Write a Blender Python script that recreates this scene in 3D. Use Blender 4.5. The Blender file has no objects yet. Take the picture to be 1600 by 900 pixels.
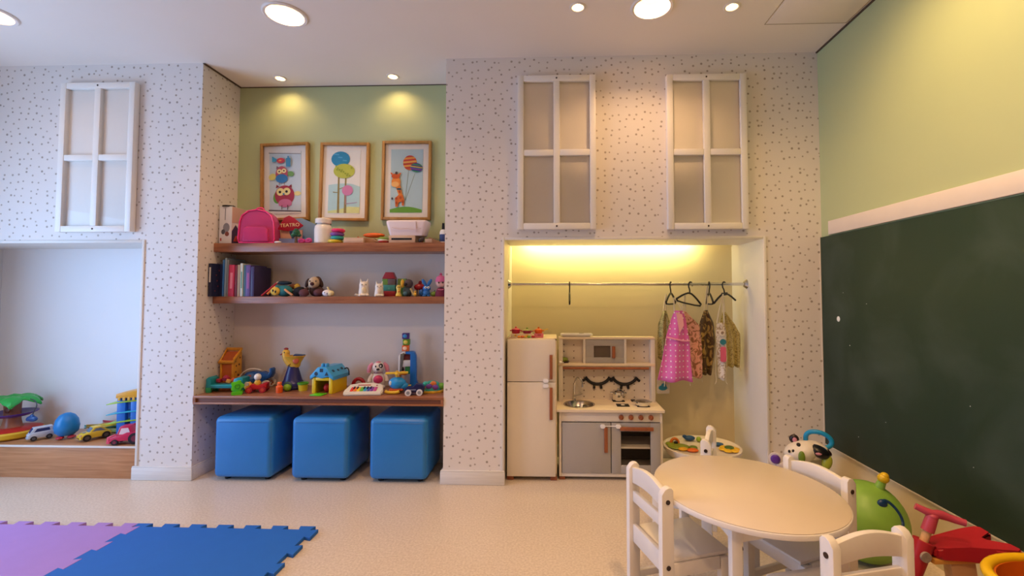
import bpy, bmesh, math, random
from mathutils import Vector, Matrix, Euler
R = math.radians
PI = math.pi
scene = bpy.context.scene
COL = scene.collection

# ------------------------------------------------------------------ camera
cam_d = bpy.data.cameras.new('camera')
cam_d.sensor_fit = 'HORIZONTAL'
cam_d.sensor_width = 36.0
cam_d.lens = 710.0 / 1600.0 * 36.0
cam_d.shift_x = -41.0 / 1600.0
cam_d.shift_y = -18.0 / 1600.0
cam_d.clip_start = 0.02
cam = bpy.data.objects.new('camera', cam_d)
cam.location = (0, 0, 1.237)
cam.rotation_euler = (R(90 + 2.26), 0, R(1.93))
COL.objects.link(cam)
scene.camera = cam

# ------------------------------------------------------------------ world, daylight, exposure
world = bpy.data.worlds.new('world')
scene.world = world
world.use_nodes = True
wb = world.node_tree.nodes['Background']
wb.inputs[0].default_value = (0.55, 0.70, 1.0, 1)
wb.inputs[1].default_value = 1.0

def area_light(name, loc, rot, size, size_y, power, color, shape='RECTANGLE', spread=180):
    d = bpy.data.lights.new(name, 'AREA')
    d.shape = shape
    d.size = size
    if shape in ('RECTANGLE', 'ELLIPSE'):
        d.size_y = size_y
    d.energy = power
    d.color = color
    d.spread = R(spread)
    o = bpy.data.objects.new(name, d)
    o.location = loc
    o.rotation_euler = rot
    COL.objects.link(o)
    return o

DAY = (0.38, 0.61, 1.0)
area_light('daylight_window', (-4.22, 1.45, 1.12), (0, R(-90), 0), 1.7, 1.9, 55, DAY)

WARM = (1.0, 0.595, 0.29)
P_BIG = (1.0, 9, 6.5, 17, 21, 1, 10, 18)
P_SPOT, P_ALC, P_WALL, P_LED = 0.8, 3.8, 48, 7.5

scene.view_settings.view_transform = 'Standard'
scene.view_settings.look = 'None'
scene.view_settings.exposure = 0.28
scene.view_settings.gamma = 1.0
scene.view_settings.use_curve_mapping = False

# ------------------------------------------------------------------ helpers
def lin(h):
    if isinstance(h, (tuple, list)):
        return (h[0], h[1], h[2], 1)
    h = h.lstrip('#')
    c = [int(h[i:i + 2], 16) / 255 for i in (0, 2, 4)]
    return tuple(x / 12.92 if x <= 0.04045 else ((x + 0.055) / 1.055) ** 2.4 for x in c) + (1,)

_m = {}
def mat(name, color, rough=0.45, metal=0.0, trans=0.0, ior=1.45, alpha=1.0, emit=None, estr=0.0, spec=0.5, coat=0.0, vary=0.06, vscale=9.0):
    if name in _m:
        return _m[name]
    m = bpy.data.materials.new(name)
    m.use_nodes = True
    nt = m.node_tree
    b = nt.nodes['Principled BSDF']
    c = lin(color)
    b.inputs['Base Color'].default_value = c
    b.inputs['Roughness'].default_value = rough
    b.inputs['Metallic'].default_value = metal
    b.inputs['Transmission Weight'].default_value = trans
    b.inputs['IOR'].default_value = ior
    b.inputs['Alpha'].default_value = alpha
    b.inputs['Specular IOR Level'].default_value = spec
    b.inputs['Coat Weight'].default_value = coat
    if emit:
        b.inputs['Emission Color'].default_value = lin(emit)
        b.inputs['Emission Strength'].default_value = estr
    elif vary and trans == 0:
        tc = nt.nodes.new('ShaderNodeTexCoord')
        n = nt.nodes.new('ShaderNodeTexNoise')
        n.inputs['Scale'].default_value = vscale
        n.inputs['Detail'].default_value = 3
        mx = nt.nodes.new('ShaderNodeMix')
        mx.data_type = 'RGBA'
        mx.inputs[6].default_value = tuple(x * (1 - vary) for x in c[:3]) + (1,)
        mx.inputs[7].default_value = tuple(min(1, x * (1 + vary)) for x in c[:3]) + (1,)
        nt.links.new(tc.outputs['Object'], n.inputs['Vector'])
        nt.links.new(n.outputs['Fac'], mx.inputs[0])
        nt.links.new(mx.outputs[2], b.inputs['Base Color'])
    _m[name] = m
    return m

def nodes(m):
    return m.node_tree.nodes, m.node_tree.links, m.node_tree.nodes['Principled BSDF']

def mix_rgb(N, L, fac, a, b):
    x = N.new('ShaderNodeMix')
    x.data_type = 'RGBA'
    for s, v in ((0, fac), (6, a), (7, b)):
        if hasattr(v, 'is_linked'):
            L.new(v, x.inputs[s])
        else:
            x.inputs[s].default_value = v
    return x.outputs[2]

def math_n(N, L, op, a, b=None):
    x = N.new('ShaderNodeMath')
    x.operation = op
    for s, v in ((0, a), (1, b)):
        if v is None:
            continue
        if hasattr(v, 'is_linked'):
            L.new(v, x.inputs[s])
        else:
            x.inputs[s].default_value = v
    return x.outputs[0]

class M:
    """collects shapes into one mesh"""
    def __init__(s):
        s.bm = bmesh.new()
    def _x(s, vs, mtx):
        if mtx is not None:
            bmesh.ops.transform(s.bm, matrix=mtx, verts=vs)
        return s
    def box(s, c, d, bev=0.0, seg=2, mtx=None, rz=0.0, rx=0.0, ry=0.0):
        r = bmesh.ops.create_cube(s.bm, size=1.0)
        vs = r['verts']
        for v in vs:
            v.co = Vector((v.co.x * d[0], v.co.y * d[1], v.co.z * d[2]))
        if bev > 0:
            es = list({e for v in vs for e in v.link_edges})
            q = bmesh.ops.bevel(s.bm, geom=es, offset=min(bev, min(d) * 0.49), segments=seg, affect='EDGES', profile=0.5)
            vs = list({v for f in q['faces'] for v in f.verts} | {v for v in vs if v.is_valid})
        t = Matrix.Translation(c)
        if rz or rx or ry:
            t = t @ Euler((rx, ry, rz)).to_matrix().to_4x4()
        bmesh.ops.transform(s.bm, matrix=t, verts=vs)
        return s._x(vs, mtx)
    def bb(s, x0, x1, y0, y1, z0, z1, bev=0.0, seg=2):
        return s.box(((x0 + x1) / 2, (y0 + y1) / 2, (z0 + z1) / 2), (abs(x1 - x0), abs(y1 - y0), abs(z1 - z0)), bev, seg)
    def ell(s, c, r, seg=16, rings=10, mtx=None, rot=None):
        q = bmesh.ops.create_uvsphere(s.bm, u_segments=seg, v_segments=rings, radius=1.0)
        rr = (r, r, r) if not hasattr(r, '__len__') else r
        t = Matrix.Translation(c)
        if rot:
            t = t @ Euler(rot).to_matrix().to_4x4()
        t = t @ Matrix.Diagonal((rr[0], rr[1], rr[2], 1))
        bmesh.ops.transform(s.bm, matrix=t, verts=q['verts'])
        return s._x(q['verts'], mtx)
    def cyl(s, p0, p1, r0, r1=None, n=16, caps=True):
        p0, p1 = Vector(p0), Vector(p1)
        r1 = r0 if r1 is None else r1
        d = p1 - p0
        q = d.to_track_quat('Z', 'Y').to_matrix().to_4x4()
        r = bmesh.ops.create_cone(s.bm, cap_ends=caps, segments=n, radius1=max(r0, 1e-5), radius2=max(r1, 1e-5), depth=d.length)
        bmesh.ops.transform(s.bm, matrix=Matrix.Translation((p0 + p1) / 2) @ q, verts=r['verts'])
        return s
    def tube(s, pts, r, n=8, closed=False, smooth=0):
        pts = [Vector(p) for p in pts]
        for _ in range(smooth):
            o = []
            m = len(pts)
            for i in range(m if closed else m - 1):
                a, b = pts[i], pts[(i + 1) % m]
                o += [a * .75 + b * .25, a * .25 + b * .75]
            if not closed:
                o = [pts[0]] + o + [pts[-1]]
            pts = o
        m = len(pts)
        rs = r if hasattr(r, '__len__') else None
        rings = []
        up = None
        for i, p in enumerate(pts):
            if closed:
                t = pts[(i + 1) % m] - pts[i - 1]
            else:
                t = pts[min(i + 1, m - 1)] - pts[max(i - 1, 0)]
            t.normalize()
            if up is None:
                up = t.orthogonal().normalized()
            else:
                up = (up - t * up.dot(t))
                if up.length < 1e-6:
                    up = t.orthogonal()
                up.normalize()
            w = t.cross(up)
            rad = rs[min(len(rs) - 1, int(i * len(rs) / m))] if rs else r
            rings.append([s.bm.verts.new(p + (up * math.cos(a) + w * math.sin(a)) * rad) for a in [2 * PI * k / n for k in range(n)]])
        for i in range(m if closed else m - 1):
            a, b = rings[i], rings[(i + 1) % m]
            for k in range(n):
                s.bm.faces.new((a[k], a[(k + 1) % n], b[(k + 1) % n], b[k]))
        if not closed:
            s.bm.faces.new(rings[0][::-1])
            s.bm.faces.new(rings[-1])
        return s
    def lathe(s, prof, c=(0, 0, 0), n=24, sx=1.0, sy=1.0, mtx=None):
        c = Vector(c)
        rings = []
        allv = []
        for r, z in prof:
            if r < 1e-6:
                rings.append([s.bm.verts.new(c + Vector((0, 0, z)))])
            else:
                rings.append([s.bm.verts.new(c + Vector((r * sx * math.cos(2 * PI * k / n), r * sy * math.sin(2 * PI * k / n), z))) for k in range(n)])
            allv += rings[-1]
        for a, b in zip(rings, rings[1:]):
            if len(a) == 1 and len(b) == 1:
                continue
            for k in range(n):
                k2 = (k + 1) % n
                if len(a) == 1:
                    s.bm.faces.new((a[0], b[k2], b[k]))
                elif len(b) == 1:
                    s.bm.faces.new((a[k], a[k2], b[0]))
                else:
                    s.bm.faces.new((a[k], a[k2], b[k2], b[k]))
        return s._x(allv, mtx)
    def prism(s, poly, lo, hi, axis='y', bev=0.0, seg=2, mtx=None):
        """polygon in the plane across axis, extruded lo..hi. axis y: poly=(x,z); z: (x,y); x: (y,z)"""
        def P(a, b, h):
            return {'y': (a, h, b), 'z': (a, b, h), 'x': (h, a, b)}[axis]
        a = [s.bm.verts.new(P(p[0], p[1], lo)) for p in poly]
        b = [s.bm.verts.new(P(p[0], p[1], hi)) for p in poly]
        n = len(poly)
        fs = [s.bm.faces.new(a[::-1]), s.bm.faces.new(b)]
        for i in range(n):
            fs.append(s.bm.faces.new((a[i], a[(i + 1) % n], b[(i + 1) % n], b[i])))
        bmesh.ops.recalc_face_normals(s.bm, faces=fs)
        vs = a + b
        if bev > 0:
            es = list({e for f in fs[:2] for e in f.edges})
            q = bmesh.ops.bevel(s.bm, geom=es, offset=bev, segments=seg, affect='EDGES', profile=0.5)
            vs = list({v for f in q['faces'] for v in f.verts} | {v for v in vs if v.is_valid})
        return s._x(vs, mtx)
    def flat(s, poly, h, axis='y'):
        """thin sheet 0.6 mm thick"""
        return s.prism(poly, h - 0.0003, h + 0.0003, axis)
    def rbox(s, x0, x1, z0, z1, y0, y1, r=0.01, n=5, bev=0.0):
        """rounded rectangle in x,z extruded along y"""
        return s.prism(rrect(x0, x1, z0, z1, r, n), y0, y1, 'y', bev)
    def build(s, name, material, parent=None, ang=38):
        bm = s.bm
        bmesh.ops.recalc_face_normals(bm, faces=bm.faces[:])
        ca = R(ang)
        for f in bm.faces:
            f.smooth = True
        for e in bm.edges:
            if len(e.link_faces) == 2:
                e.smooth = e.calc_face_angle(0) < ca
        me = bpy.data.meshes.new(name)
        bm.to_mesh(me)
        bm.free()
        me.materials.append(material)
        o = bpy.data.objects.new(name, me)
        COL.objects.link(o)
        if parent is not None:
            o.parent = parent
        return o

def rrect(x0, x1, z0, z1, r=0.01, n=5):
    r = min(r, (x1 - x0) / 2.001, (z1 - z0) / 2.001)
    out = []
    for cx, cz, a0 in ((x1 - r, z0 + r, -90), (x1 - r, z1 - r, 0), (x0 + r, z1 - r, 90), (x0 + r, z0 + r, 180)):
        for k in range(n + 1):
            a = R(a0 + 90 * k / n)
            out.append((cx + r * math.cos(a), cz + r * math.sin(a)))
    return out

def circ(cx, cy, rx, ry=None, n=20, a0=0, a1=360, rot=0):
    ry = rx if ry is None else ry
    full = abs(a1 - a0) >= 359.9
    k = n if full else n + 1
    o = []
    for i in range(k):
        a = R(a0 + (a1 - a0) * i / n)
        x, y = rx * math.cos(a), ry * math.sin(a)
        o.append((cx + x * math.cos(rot) - y * math.sin(rot), cy + x * math.sin(rot) + y * math.cos(rot)))
    return o

def tag(o, label, cat, group=None):
    o['label'] = label
    o['category'] = cat
    if group:
        o['group'] = group
    return o

def thing(name, label, cat, loc=(0, 0, 0), rz=0.0, group=None, scale=None, rx=0.0, ry=0.0):
    o = bpy.data.objects.new(name, None)
    o.empty_display_size = 0.05
    o.location = loc
    o.rotation_euler = (rx, ry, rz)
    if scale:
        o.scale = (scale, scale, scale) if not hasattr(scale, '__len__') else scale
    COL.objects.link(o)
    return tag(o, label, cat, group)

def copy_tree(o, parent=None):
    c = o.copy()
    COL.objects.link(c)
    c.parent = parent
    for ch in list(o.children):
        copy_tree(ch, c)
    return c

def struct(o):
    o['kind'] = 'structure'
    return o

# ------------------------------------------------------------------ surface materials
def wallpaper():
    m = mat('dotted_wallpaper', '#e6dcd2', 0.6, vary=0)
    N, L, B = nodes(m)
    g = N.new('ShaderNodeNewGeometry')
    sp = N.new('ShaderNodeSeparateXYZ')
    L.new(g.outputs['Position'], sp.inputs[0])
    u = math_n(N, L, 'ADD', sp.outputs[0], sp.outputs[1])
    cb = N.new('ShaderNodeCombineXYZ')
    L.new(u, cb.inputs[0])
    L.new(sp.outputs[2], cb.inputs[1])
    v = N.new('ShaderNodeTexVoronoi')
    v.voronoi_dimensions = '2D'
    v.inputs['Scale'].default_value = 19.0
    v.inputs['Randomness'].default_value = 0.72
    L.new(cb.outputs[0], v.inputs['Vector'])
    sc = N.new('ShaderNodeSeparateColor')
    L.new(v.outputs['Color'], sc.inputs[0])
    rad = math_n(N, L, 'ADD', math_n(N, L, 'MULTIPLY', sc.outputs[0], 0.05), 0.125)
    d = math_n(N, L, 'SUBTRACT', rad, v.outputs['Distance'])
    f = math_n(N, L, 'MULTIPLY', d, 16.0)
    f.node.use_clamp = True
    dot = mix_rgb(N, L, sc.outputs[1], lin('#bcb0a5'), lin('#a09388'))
    L.new(mix_rgb(N, L, f, lin('#e6dfda'), dot), B.inputs['Base Color'])
    return m

def floor_mat():
    m = mat('speckled_vinyl', '#d8c9b8', 0.33, vary=0)
    N, L, B = nodes(m)
    g = N.new('ShaderNodeNewGeometry')
    n1 = N.new('ShaderNodeTexNoise')
    n1.inputs['Scale'].default_value = 95
    n1.inputs['Detail'].default_value = 4
    n2 = N.new('ShaderNodeTexNoise')
    n2.inputs['Scale'].default_value = 2.2
    L.new(g.outputs['Position'], n1.inputs['Vector'])
    L.new(g.outputs['Position'], n2.inputs['Vector'])
    r = N.new('ShaderNodeMapRange')
    r.inputs[1].default_value = 0.36
    r.inputs[2].default_value = 0.64
    L.new(n1.outputs['Fac'], r.inputs[0])
    c = mix_rgb(N, L, r.outputs[0], lin('#bfae9c'), lin('#e4d6c6'))
    c2 = mix_rgb(N, L, n2.outputs['Fac'], lin('#cdbda9'), lin('#ddd2c5'))
    L.new(mix_rgb(N, L, 0.5, c, c2), B.inputs['Base Color'])
    return m

def wood_mat(name, a, b, rough=0.35, scale=(1.2, 14, 14), spec=0.4):
    m = mat(name, a, rough, vary=0, spec=spec)
    N, L, B = nodes(m)
    tc = N.new('ShaderNodeTexCoord')
    mp = N.new('ShaderNodeMapping')
    mp.inputs['Scale'].default_value = scale
    n = N.new('ShaderNodeTexNoise')
    n.inputs['Scale'].default_value = 3.5
    n.inputs['Detail'].default_value = 6
    n.inputs['Distortion'].default_value = 0.7
    L.new(tc.outputs['Object'], mp.inputs[0])
    L.new(mp.outputs[0], n.inputs['Vector'])
    r = N.new('ShaderNodeMapRange')
    r.inputs[1].default_value = 0.32
    r.inputs[2].default_value = 0.68
    L.new(n.outputs['Fac'], r.inputs[0])
    L.new(mix_rgb(N, L, r.outputs[0], lin(a), lin(b)), B.inputs['Base Color'])
    return m

def board_mat():
    m = mat('chalkboard_green', '#24352c', 0.55, vary=0, spec=0.3)
    N, L, B = nodes(m)
    tc = N.new('ShaderNodeTexCoord')
    n = N.new('ShaderNodeTexNoise')
    n.inputs['Scale'].default_value = 2.6
    n.inputs['Detail'].default_value = 7
    n.inputs['Distortion'].default_value = 0.5
    L.new(tc.outputs['Object'], n.inputs['Vector'])
    r = N.new('ShaderNodeMapRange')
    r.inputs[1].default_value = 0.48
    r.inputs[2].default_value = 0.85
    L.new(n.outputs['Fac'], r.inputs[0])
    L.new(mix_rgb(N, L, r.outputs[0], lin('#253a2e'), lin('#42524a')), B.inputs['Base Color'])
    return m

M_DOT = wallpaper()
M_FLOOR = floor_mat()
M_CEIL = mat('ceiling_paint', '#ece3da', 0.75, vary=0.02, vscale=3)
M_GREEN = mat('green_paint', '#b9c394', 0.6, vary=0.03, vscale=3)
M_WHITEW = mat('white_wall_paint', '#dcdad8', 0.6, vary=0.02, vscale=3)
M_CREAMW = mat('cream_wall_paint', '#d9cba6', 0.6, vary=0.03, vscale=3)
M_JAMB = mat('jamb_white', '#e4dfd8', 0.5, vary=0.02)
M_SKIRT = wood_mat('baseboard_white', '#d9d5d2', '#e6e3e0', 0.45, (1, 30, 30))
M_SHELF = wood_mat('walnut_shelf', '#84523c', '#a8704f', 0.3)
M_PLAT = wood_mat('platform_wood', '#b07a52', '#c9946a', 0.32, (0.8, 10, 16))
M_BOARD = board_mat()
M_GAP = mat('gap_shade', '#5a4b40', 0.8)  # dark colour standing in for shade in the ceiling gaps
M_WFRAME = mat('frame_white', '#f0ebe4', 0.4, vary=0.02)
M_PANEL = mat('panel_white', '#f3ece4', 0.5, vary=0.02)
def glass_mat():
    m = bpy.data.materials.new('clear_pane')
    m.use_nodes = True
    nt = m.node_tree
    out = nt.nodes['Material Output']
    tr = nt.nodes.new('ShaderNodeBsdfTransparent')
    gl = nt.nodes.new('ShaderNodeBsdfGlossy')
    gl.inputs['Roughness'].default_value = 0.02
    fr = nt.nodes.new('ShaderNodeLayerWeight')
    fr.inputs['Blend'].default_value = 0.12
    mx = nt.nodes.new('ShaderNodeMixShader')
    nt.links.new(fr.outputs['Fresnel'], mx.inputs[0])
    nt.links.new(tr.outputs[0], mx.inputs[1])
    nt.links.new(gl.outputs[0], mx.inputs[2])
    nt.links.new(mx.outputs[0], out.inputs['Surface'])
    return m
M_GLASS = glass_mat()

# ------------------------------------------------------------------ the room
CZ = 2.835          # ceiling height
FY = 3.0            # front wall plane
AX0, AX1, AY = -2.417, -0.725, 3.372       # shelf alcove
NX0, NX1, NY, NZ = -0.33, 1.371, 3.53, 1.604   # kitchen niche
LX1, LZ, LY = -2.797, 1.595, 3.40            # toy niche on the left
WX = 1.741          # right wall
XL, YB = -4.3, -2.4

f = M().bb(XL - .15, WX + .15, YB - .15, 3.75, -0.08, 0.0).build('floor', M_FLOOR)
struct(f)

BIG = [(-3.21, 2.42), (-1.53, 2.485), (0.55, 2.485), (-1.53, 0.95), (0.55, 0.95), (-3.21, 0.95), (-1.53, -0.6), (0.55, -0.6)]  # last pair added out of view for broad front light
SPOT = [(0.137, 2.475), (0.993, 2.50)]
ALC = [(-2.019, 3.235), (-1.176, 3.235)]
WSP = [(1.12, 1.75)]
def ceiling():
    bm = bmesh.new()
    edges = []
    def loop(pts):
        vs = [bm.verts.new((x, y, CZ)) for x, y in pts]
        for i in range(len(vs)):
            edges.append(bm.edges.new((vs[i], vs[(i + 1) % len(vs)])))
    loop([(XL, YB), (WX, YB), (WX, FY + .06), (AX1 + .01, FY + .06), (AX1 + .01, AY), (AX0 - .01, AY), (AX0 - .01, FY + .06), (XL, FY + .06)])
    for x, y in BIG:
        loop(circ(x, y, 0.097, n=28))
    for x, y in SPOT + ALC + WSP:
        loop(circ(x, y, 0.034, n=16))
    bmesh.ops.triangle_fill(bm, use_beauty=True, use_dissolve=False, edges=edges)
    me = bpy.data.meshes.new('ceiling')
    bm.to_mesh(me)
    bm.free()
    me.materials.append(M_CEIL)
    o = bpy.data.objects.new('ceiling', me)
    COL.objects.link(o)
    return struct(o)
CEIL = ceiling()
# hatch outline in the ceiling
h = M()
for a in ((1.25, 1.725, 2.672, 2.676), (1.25, 1.725, 2.130, 2.134), (1.25, 1.254, 2.130, 2.676), (1.721, 1.725, 2.130, 2.676)):
    h.bb(a[0], a[1], a[2], a[3], CZ - .0012, CZ + .002)
h.build('hatch_seam', mat('seam_grey', '#a59880', 0.8), CEIL)
M().bb(1.262, 1.713, 2.142, 2.664, CZ - .0035, CZ + .003, .001).build('hatch_panel', M_CEIL, CEIL)

w = M()
w.bb(XL, LX1, FY, 3.6, LZ, CZ + .05)                        # above toy niche
w.bb(LX1, AX0, FY, 3.6, 0, CZ + .05)                        # pier between niche and shelves
w.bb(AX1, NX0, FY, 3.7, 0, CZ + .05)                        # pier between shelves and kitchen
w.bb(NX0, NX1, FY, FY + .38, NZ, CZ + .05)                  # above kitchen niche
w.bb(NX1, WX + .1, FY, 3.7, 0, CZ + .05)                    # right strip
WF = struct(w.build('wall_front', M_DOT))
struct(M().bb(AX0 - .02, AX1 + .02, AY, AY + .12, 1.56, CZ + .05).build('wall_alcove_upper', M_GREEN))
struct(M().bb(AX0 - .02, AX1 + .02, AY, AY + .12, 0, 1.56).build('wall_alcove_lower', mat('alcove_paint', '#dbcfc4', .6, vary=.02, vscale=3)))
struct(M().bb(NX0 - .02, NX1 + .02, NY, NY + .12, 0, 2.0).build('wall_niche_back', M_CREAMW))
struct(M().bb(XL, LX1 + .02, LY, LY + .12, 0, LZ + .05).build('wall_toy_niche_back', mat('niche_paint', '#f1f1f2', .6, vary=.02, vscale=3)))
# smooth linings of the two niches
struct(M().bb(NX1 - .004, NX1 + .002, FY - .004, NY, 0.0, NZ).bb(NX0 - .002, NX0 + .004, FY - .004, NY, 0.0, NZ)
       .bb(NX0, NX1, FY - .004, FY + .38, NZ - .004, NZ + .002).build('trim_1', M_JAMB))
struct(M().bb(LX1 - .004, LX1 + .002, FY - .004, LY, 0.0, LZ).bb(XL, LX1, FY - .004, LY, LZ - .004, LZ + .002).build('trim_2', M_JAMB))
# slim edge beads round the openings
e = M()
e.bb(NX0 - .012, NX0 + .006, FY - .008, FY + .004, .085, NZ + .012, .003).bb(NX1 - .006, NX1 + .012, FY - .008, FY + .006, .0, NZ + .012, .003)
e.bb(NX0 + .006, NX1 - .006, FY - .0075, FY + .005, NZ - .006, NZ + .0115, .003)
struct(e.build('trim_3', M_JAMB))
e = M().bb(LX1 - .006, LX1 + .012, FY - .008, FY + .006, .092, LZ + .014, .003).bb(XL, LX1 - .006, FY - .0075, FY + .005, LZ - .006, LZ + .0135, .003)
struct(e.build('trim_4', M_JAMB))
# shade of the gap at the alcove ceiling, painted as dark strips
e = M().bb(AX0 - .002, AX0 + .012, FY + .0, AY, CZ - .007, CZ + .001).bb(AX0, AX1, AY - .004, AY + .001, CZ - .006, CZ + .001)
struct(e.build('gap_shade_alcove', M_GAP))
struct(M().bb(WX - .010, WX + .001, YB, FY, CZ - .008, CZ + .001).build('gap_shade_right', M_GAP))  # dark strip painting in gap shade along the right wall
# right wall: green above, cream below the board
struct(M().bb(WX, WX + .12, YB, FY + .1, 1.60, CZ + .05).build('wall_right_upper', M_GREEN))
struct(M().bb(WX, WX + .12, YB, FY + .1, 0, 1.60).build('wall_right_lower', M_CREAMW))
struct(M().bb(XL, WX + .1, YB - .12, YB, 0, CZ + .05).build('wall_back', mat('rear_wall_low_bounce', '#8d7a68', .7)))  # unseen rear wall, toned dark to cut bounce onto camera-facing sides
e = M().bb(XL - .12, XL, YB, 3.6, 0, .38).bb(XL - .12, XL, YB, 3.6, 2.52, CZ + .05).bb(XL - .12, XL, YB, .46, .38, 2.52).bb(XL - .12, XL, 2.44, 3.6, .38, 2.52)
struct(e.build('wall_left', M_WHITEW))
e = M()
for y in (.46, 1.43, 2.40):
    e.bb(XL - .07, XL - .02, y, y + .04, .38, 2.52)
e.bb(XL - .07, XL - .02, .46, 2.44, .38, .43).bb(XL - .07, XL - .02, .46, 2.44, 2.47, 2.52)
struct(e.build('window_1', M_WFRAME))
# baseboards
def skirt(name, *bs):
    b = M()
    for x0, x1, y0, y1 in bs:
        b.bb(x0, x1, y0, y1, 0, .082, .004).bb(x0 + .002, x1 - .002, y0 + .002, y1 - .002, .082, .090, .002)
    return struct(b.build(name, M_SKIRT))
skirt('baseboard_left', (LX1 - .02, AX0 + .014, FY - .016, FY + .002), (AX0 - .001, AX0 + .012, FY + .003, AY - .016), (LX1 - .018, LX1 + .001, FY + .003, FY + .05))
skirt('baseboard_alcove', (AX0 + .014, AX1 - .014, AY - .014, AY))
skirt('baseboard_front', (AX1 - .016, NX0 + .012, FY - .018, FY + .002), (AX1 - .014, AX1 + .001, FY + .003, AY - .016))
skirt('baseboard_strip', (NX1 - .012, WX, FY - .016, FY + .002))
skirt('baseboard_niche', (NX0 + .02, NX1 - .02, NY - .014, NY))

# chalkboard and its rail
CB = thing('chalkboard', 'large dark green chalkboard with faint chalk smears on the right wall', 'chalkboard', (WX, 1.2, .288))
M().bb(-.012, -.001, -2.6, 1.795, 0, 1.318, .003).build('writing_surface', M_BOARD, CB)
ce = mat('board_edge', '#cfc4b2', 0.6)
M().bb(-.014, -.001, 1.795, 1.80, -.004, 1.322).bb(-.014, -.001, -2.6, 1.8, -.006, 0).build('edge_strip', ce, CB)
chalk = mat('chalk_white', '#eef0ec', 0.9)
random.seed(4)
rn = random.Random(4)
M().ell((-.014, 1.625, .80), (.003, .016, .017), 10, 6).build('chalk_mark', chalk, CB)
for i in range(12):
    y, z, r_ = rn.uniform(-.2, 1.7), rn.uniform(.05, 1.1), rn.uniform(.001, .0025)
    M().ell((-.0125, y, z), (.0012, r_, r_ * rn.uniform(.6, 1.6)), 8, 5).build('chalk_mark', chalk, CB)
RL = M().bb(WX - .018, WX - .001, YB + .1, 2.90, 1.6115, 1.697, .003).build('board_rail', mat('rail_white', '#e9dcd0', .5))
tag(RL, 'long pale wooden rail along the top of the chalkboard', 'rail')

# left niche platform
struct(M().bb(XL, LX1 - .004, FY + .006, LY, 0, .212, .002).build('platform_toy_niche', M_PLAT))
struct(M().bb(XL, LX1 - .004, FY - .002, FY + .012, .204, .216, .002).build('trim_7', M_JAMB))

# ------------------------------------------------------------------ ceiling lamps
M_REFL = mat('lamp_reflector', '#f6ead0', 0.3, vary=0)
M_RING = mat('lamp_ring', '#e8e0d8', 0.4)
M_BULB = mat('bulb_glow', '#fff0d0', emit='#ffd9a0', estr=6)
M_BULB2 = mat('spot_glow', '#fff0d0', emit='#ffd9a0', estr=22)
def spot_lamp(name, loc, power, angle, color, parent, aim=None, r=.02):
    d = bpy.data.lights.new(name, 'SPOT')
    d.energy = power
    d.color = color
    d.spot_size = R(angle)
    d.spot_blend = .9
    d.shadow_soft_size = r
    o = bpy.data.objects.new(name, d)
    o.location = loc
    if aim:
        o.rotation_euler = Vector(aim).to_track_quat('-Z', 'Y').to_euler()
    COL.objects.link(o)
    o.parent = parent
    return o
where = ['in the far left corner of the ceiling', 'above the shelf alcove side, with visible bulb', 'above the play kitchen between two small spots',
         'behind the shelves side, out of view', 'behind the kitchen side, out of view', 'behind the toy niche side, out of view', 'added behind the camera on the shelves side for broad front light', 'added behind the camera on the kitchen side for broad front light']
for i, (x, y) in enumerate(BIG):
    t = thing('ceiling_downlight', 'large round recessed warm downlight ' + where[i], 'ceiling light', (x, y, CZ), group='large recessed downlights')
    M().lathe([(.094, 0.002), (.118, 0.002), (.119, -.004), (.112, -.010), (.098, -.008), (.094, .002)], n=32).build('ring', M_RING, t)
    M().lathe([(.096, .0), (.090, .03), (.066, .085), (.060, .095), (.0, .096)], n=32).build('reflector', M_REFL, t)
    M().lathe([(.0, .066), (.03, .067), (.05, .074), (.052, .086), (.0, .088)], n=24).build('bulb', M_BULB, t)
    a = area_light('downlight_lamp', (0, 0, .06), (0, 0, 0), .10, .10, P_BIG[i], WARM, 'DISK')
    a.parent = t
for i, (x, y) in enumerate(SPOT + ALC + WSP):
    lab = ['small bright ceiling spot left of the large kitchen downlight', 'small bright ceiling spot right of the large kitchen downlight',
           'small ceiling spot over the owl picture', 'small ceiling spot between the tree and giraffe pictures', 'small ceiling spot washing the green right wall'][i]
    t = thing('ceiling_spotlight', lab, 'ceiling light', (x, y, CZ), group='small recessed spotlights')
    M().lathe([(.032, .002), (.045, .002), (.045, -.003), (.040, -.006), (.033, -.004), (.032, .002)], n=24).build('ring', M_RING, t)
    M().lathe([(.034, .0), (.030, .03), (.018, .045), (.0, .046)], n=24).build('reflector', M_REFL, t)
    M().ell((0, 0, .026), (.017, .017, .010), 14, 8).build('bulb', M_BULB2, t)
    if i < 2:
        spot_lamp('spot_lamp', (0, 0, .008), P_SPOT, 100, WARM, t, (0, .35, -1))
    elif i < 4:
        spot_lamp('spot_lamp', (0, 0, .008), P_ALC, 135, (1, .66, .30), t, (0, .16, -1))
    else:
        spot_lamp('spot_lamp', (0, 0, .008), P_WALL, 125, (1, .64, .26), t, (.62, .18, -.85))
# light strip hidden above the kitchen niche ceiling
LS = thing('light_strip', 'hidden yellow light strip above the kitchen niche back wall', 'light strip', ((NX0 + NX1) / 2 - .05, FY + .40, NZ + .03))
M().bb(-.74, .60, -.018, .018, -.004, .008, .002).build('strip_body', M_RING, LS)
a = area_light('strip_lamp', (-.05, .03, .015), (R(60), 0, 0), 1.30, .03, P_LED, (1.0, .84, .36))
a.parent = LS
struct(M().bb(NX0, NX1, FY + .38, NY + .02, NZ + .16, NZ + .20).bb(NX0, NX1, FY + .36, FY + .39, NZ, NZ + .2).build('ceiling_niche', M_JAMB))
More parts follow.
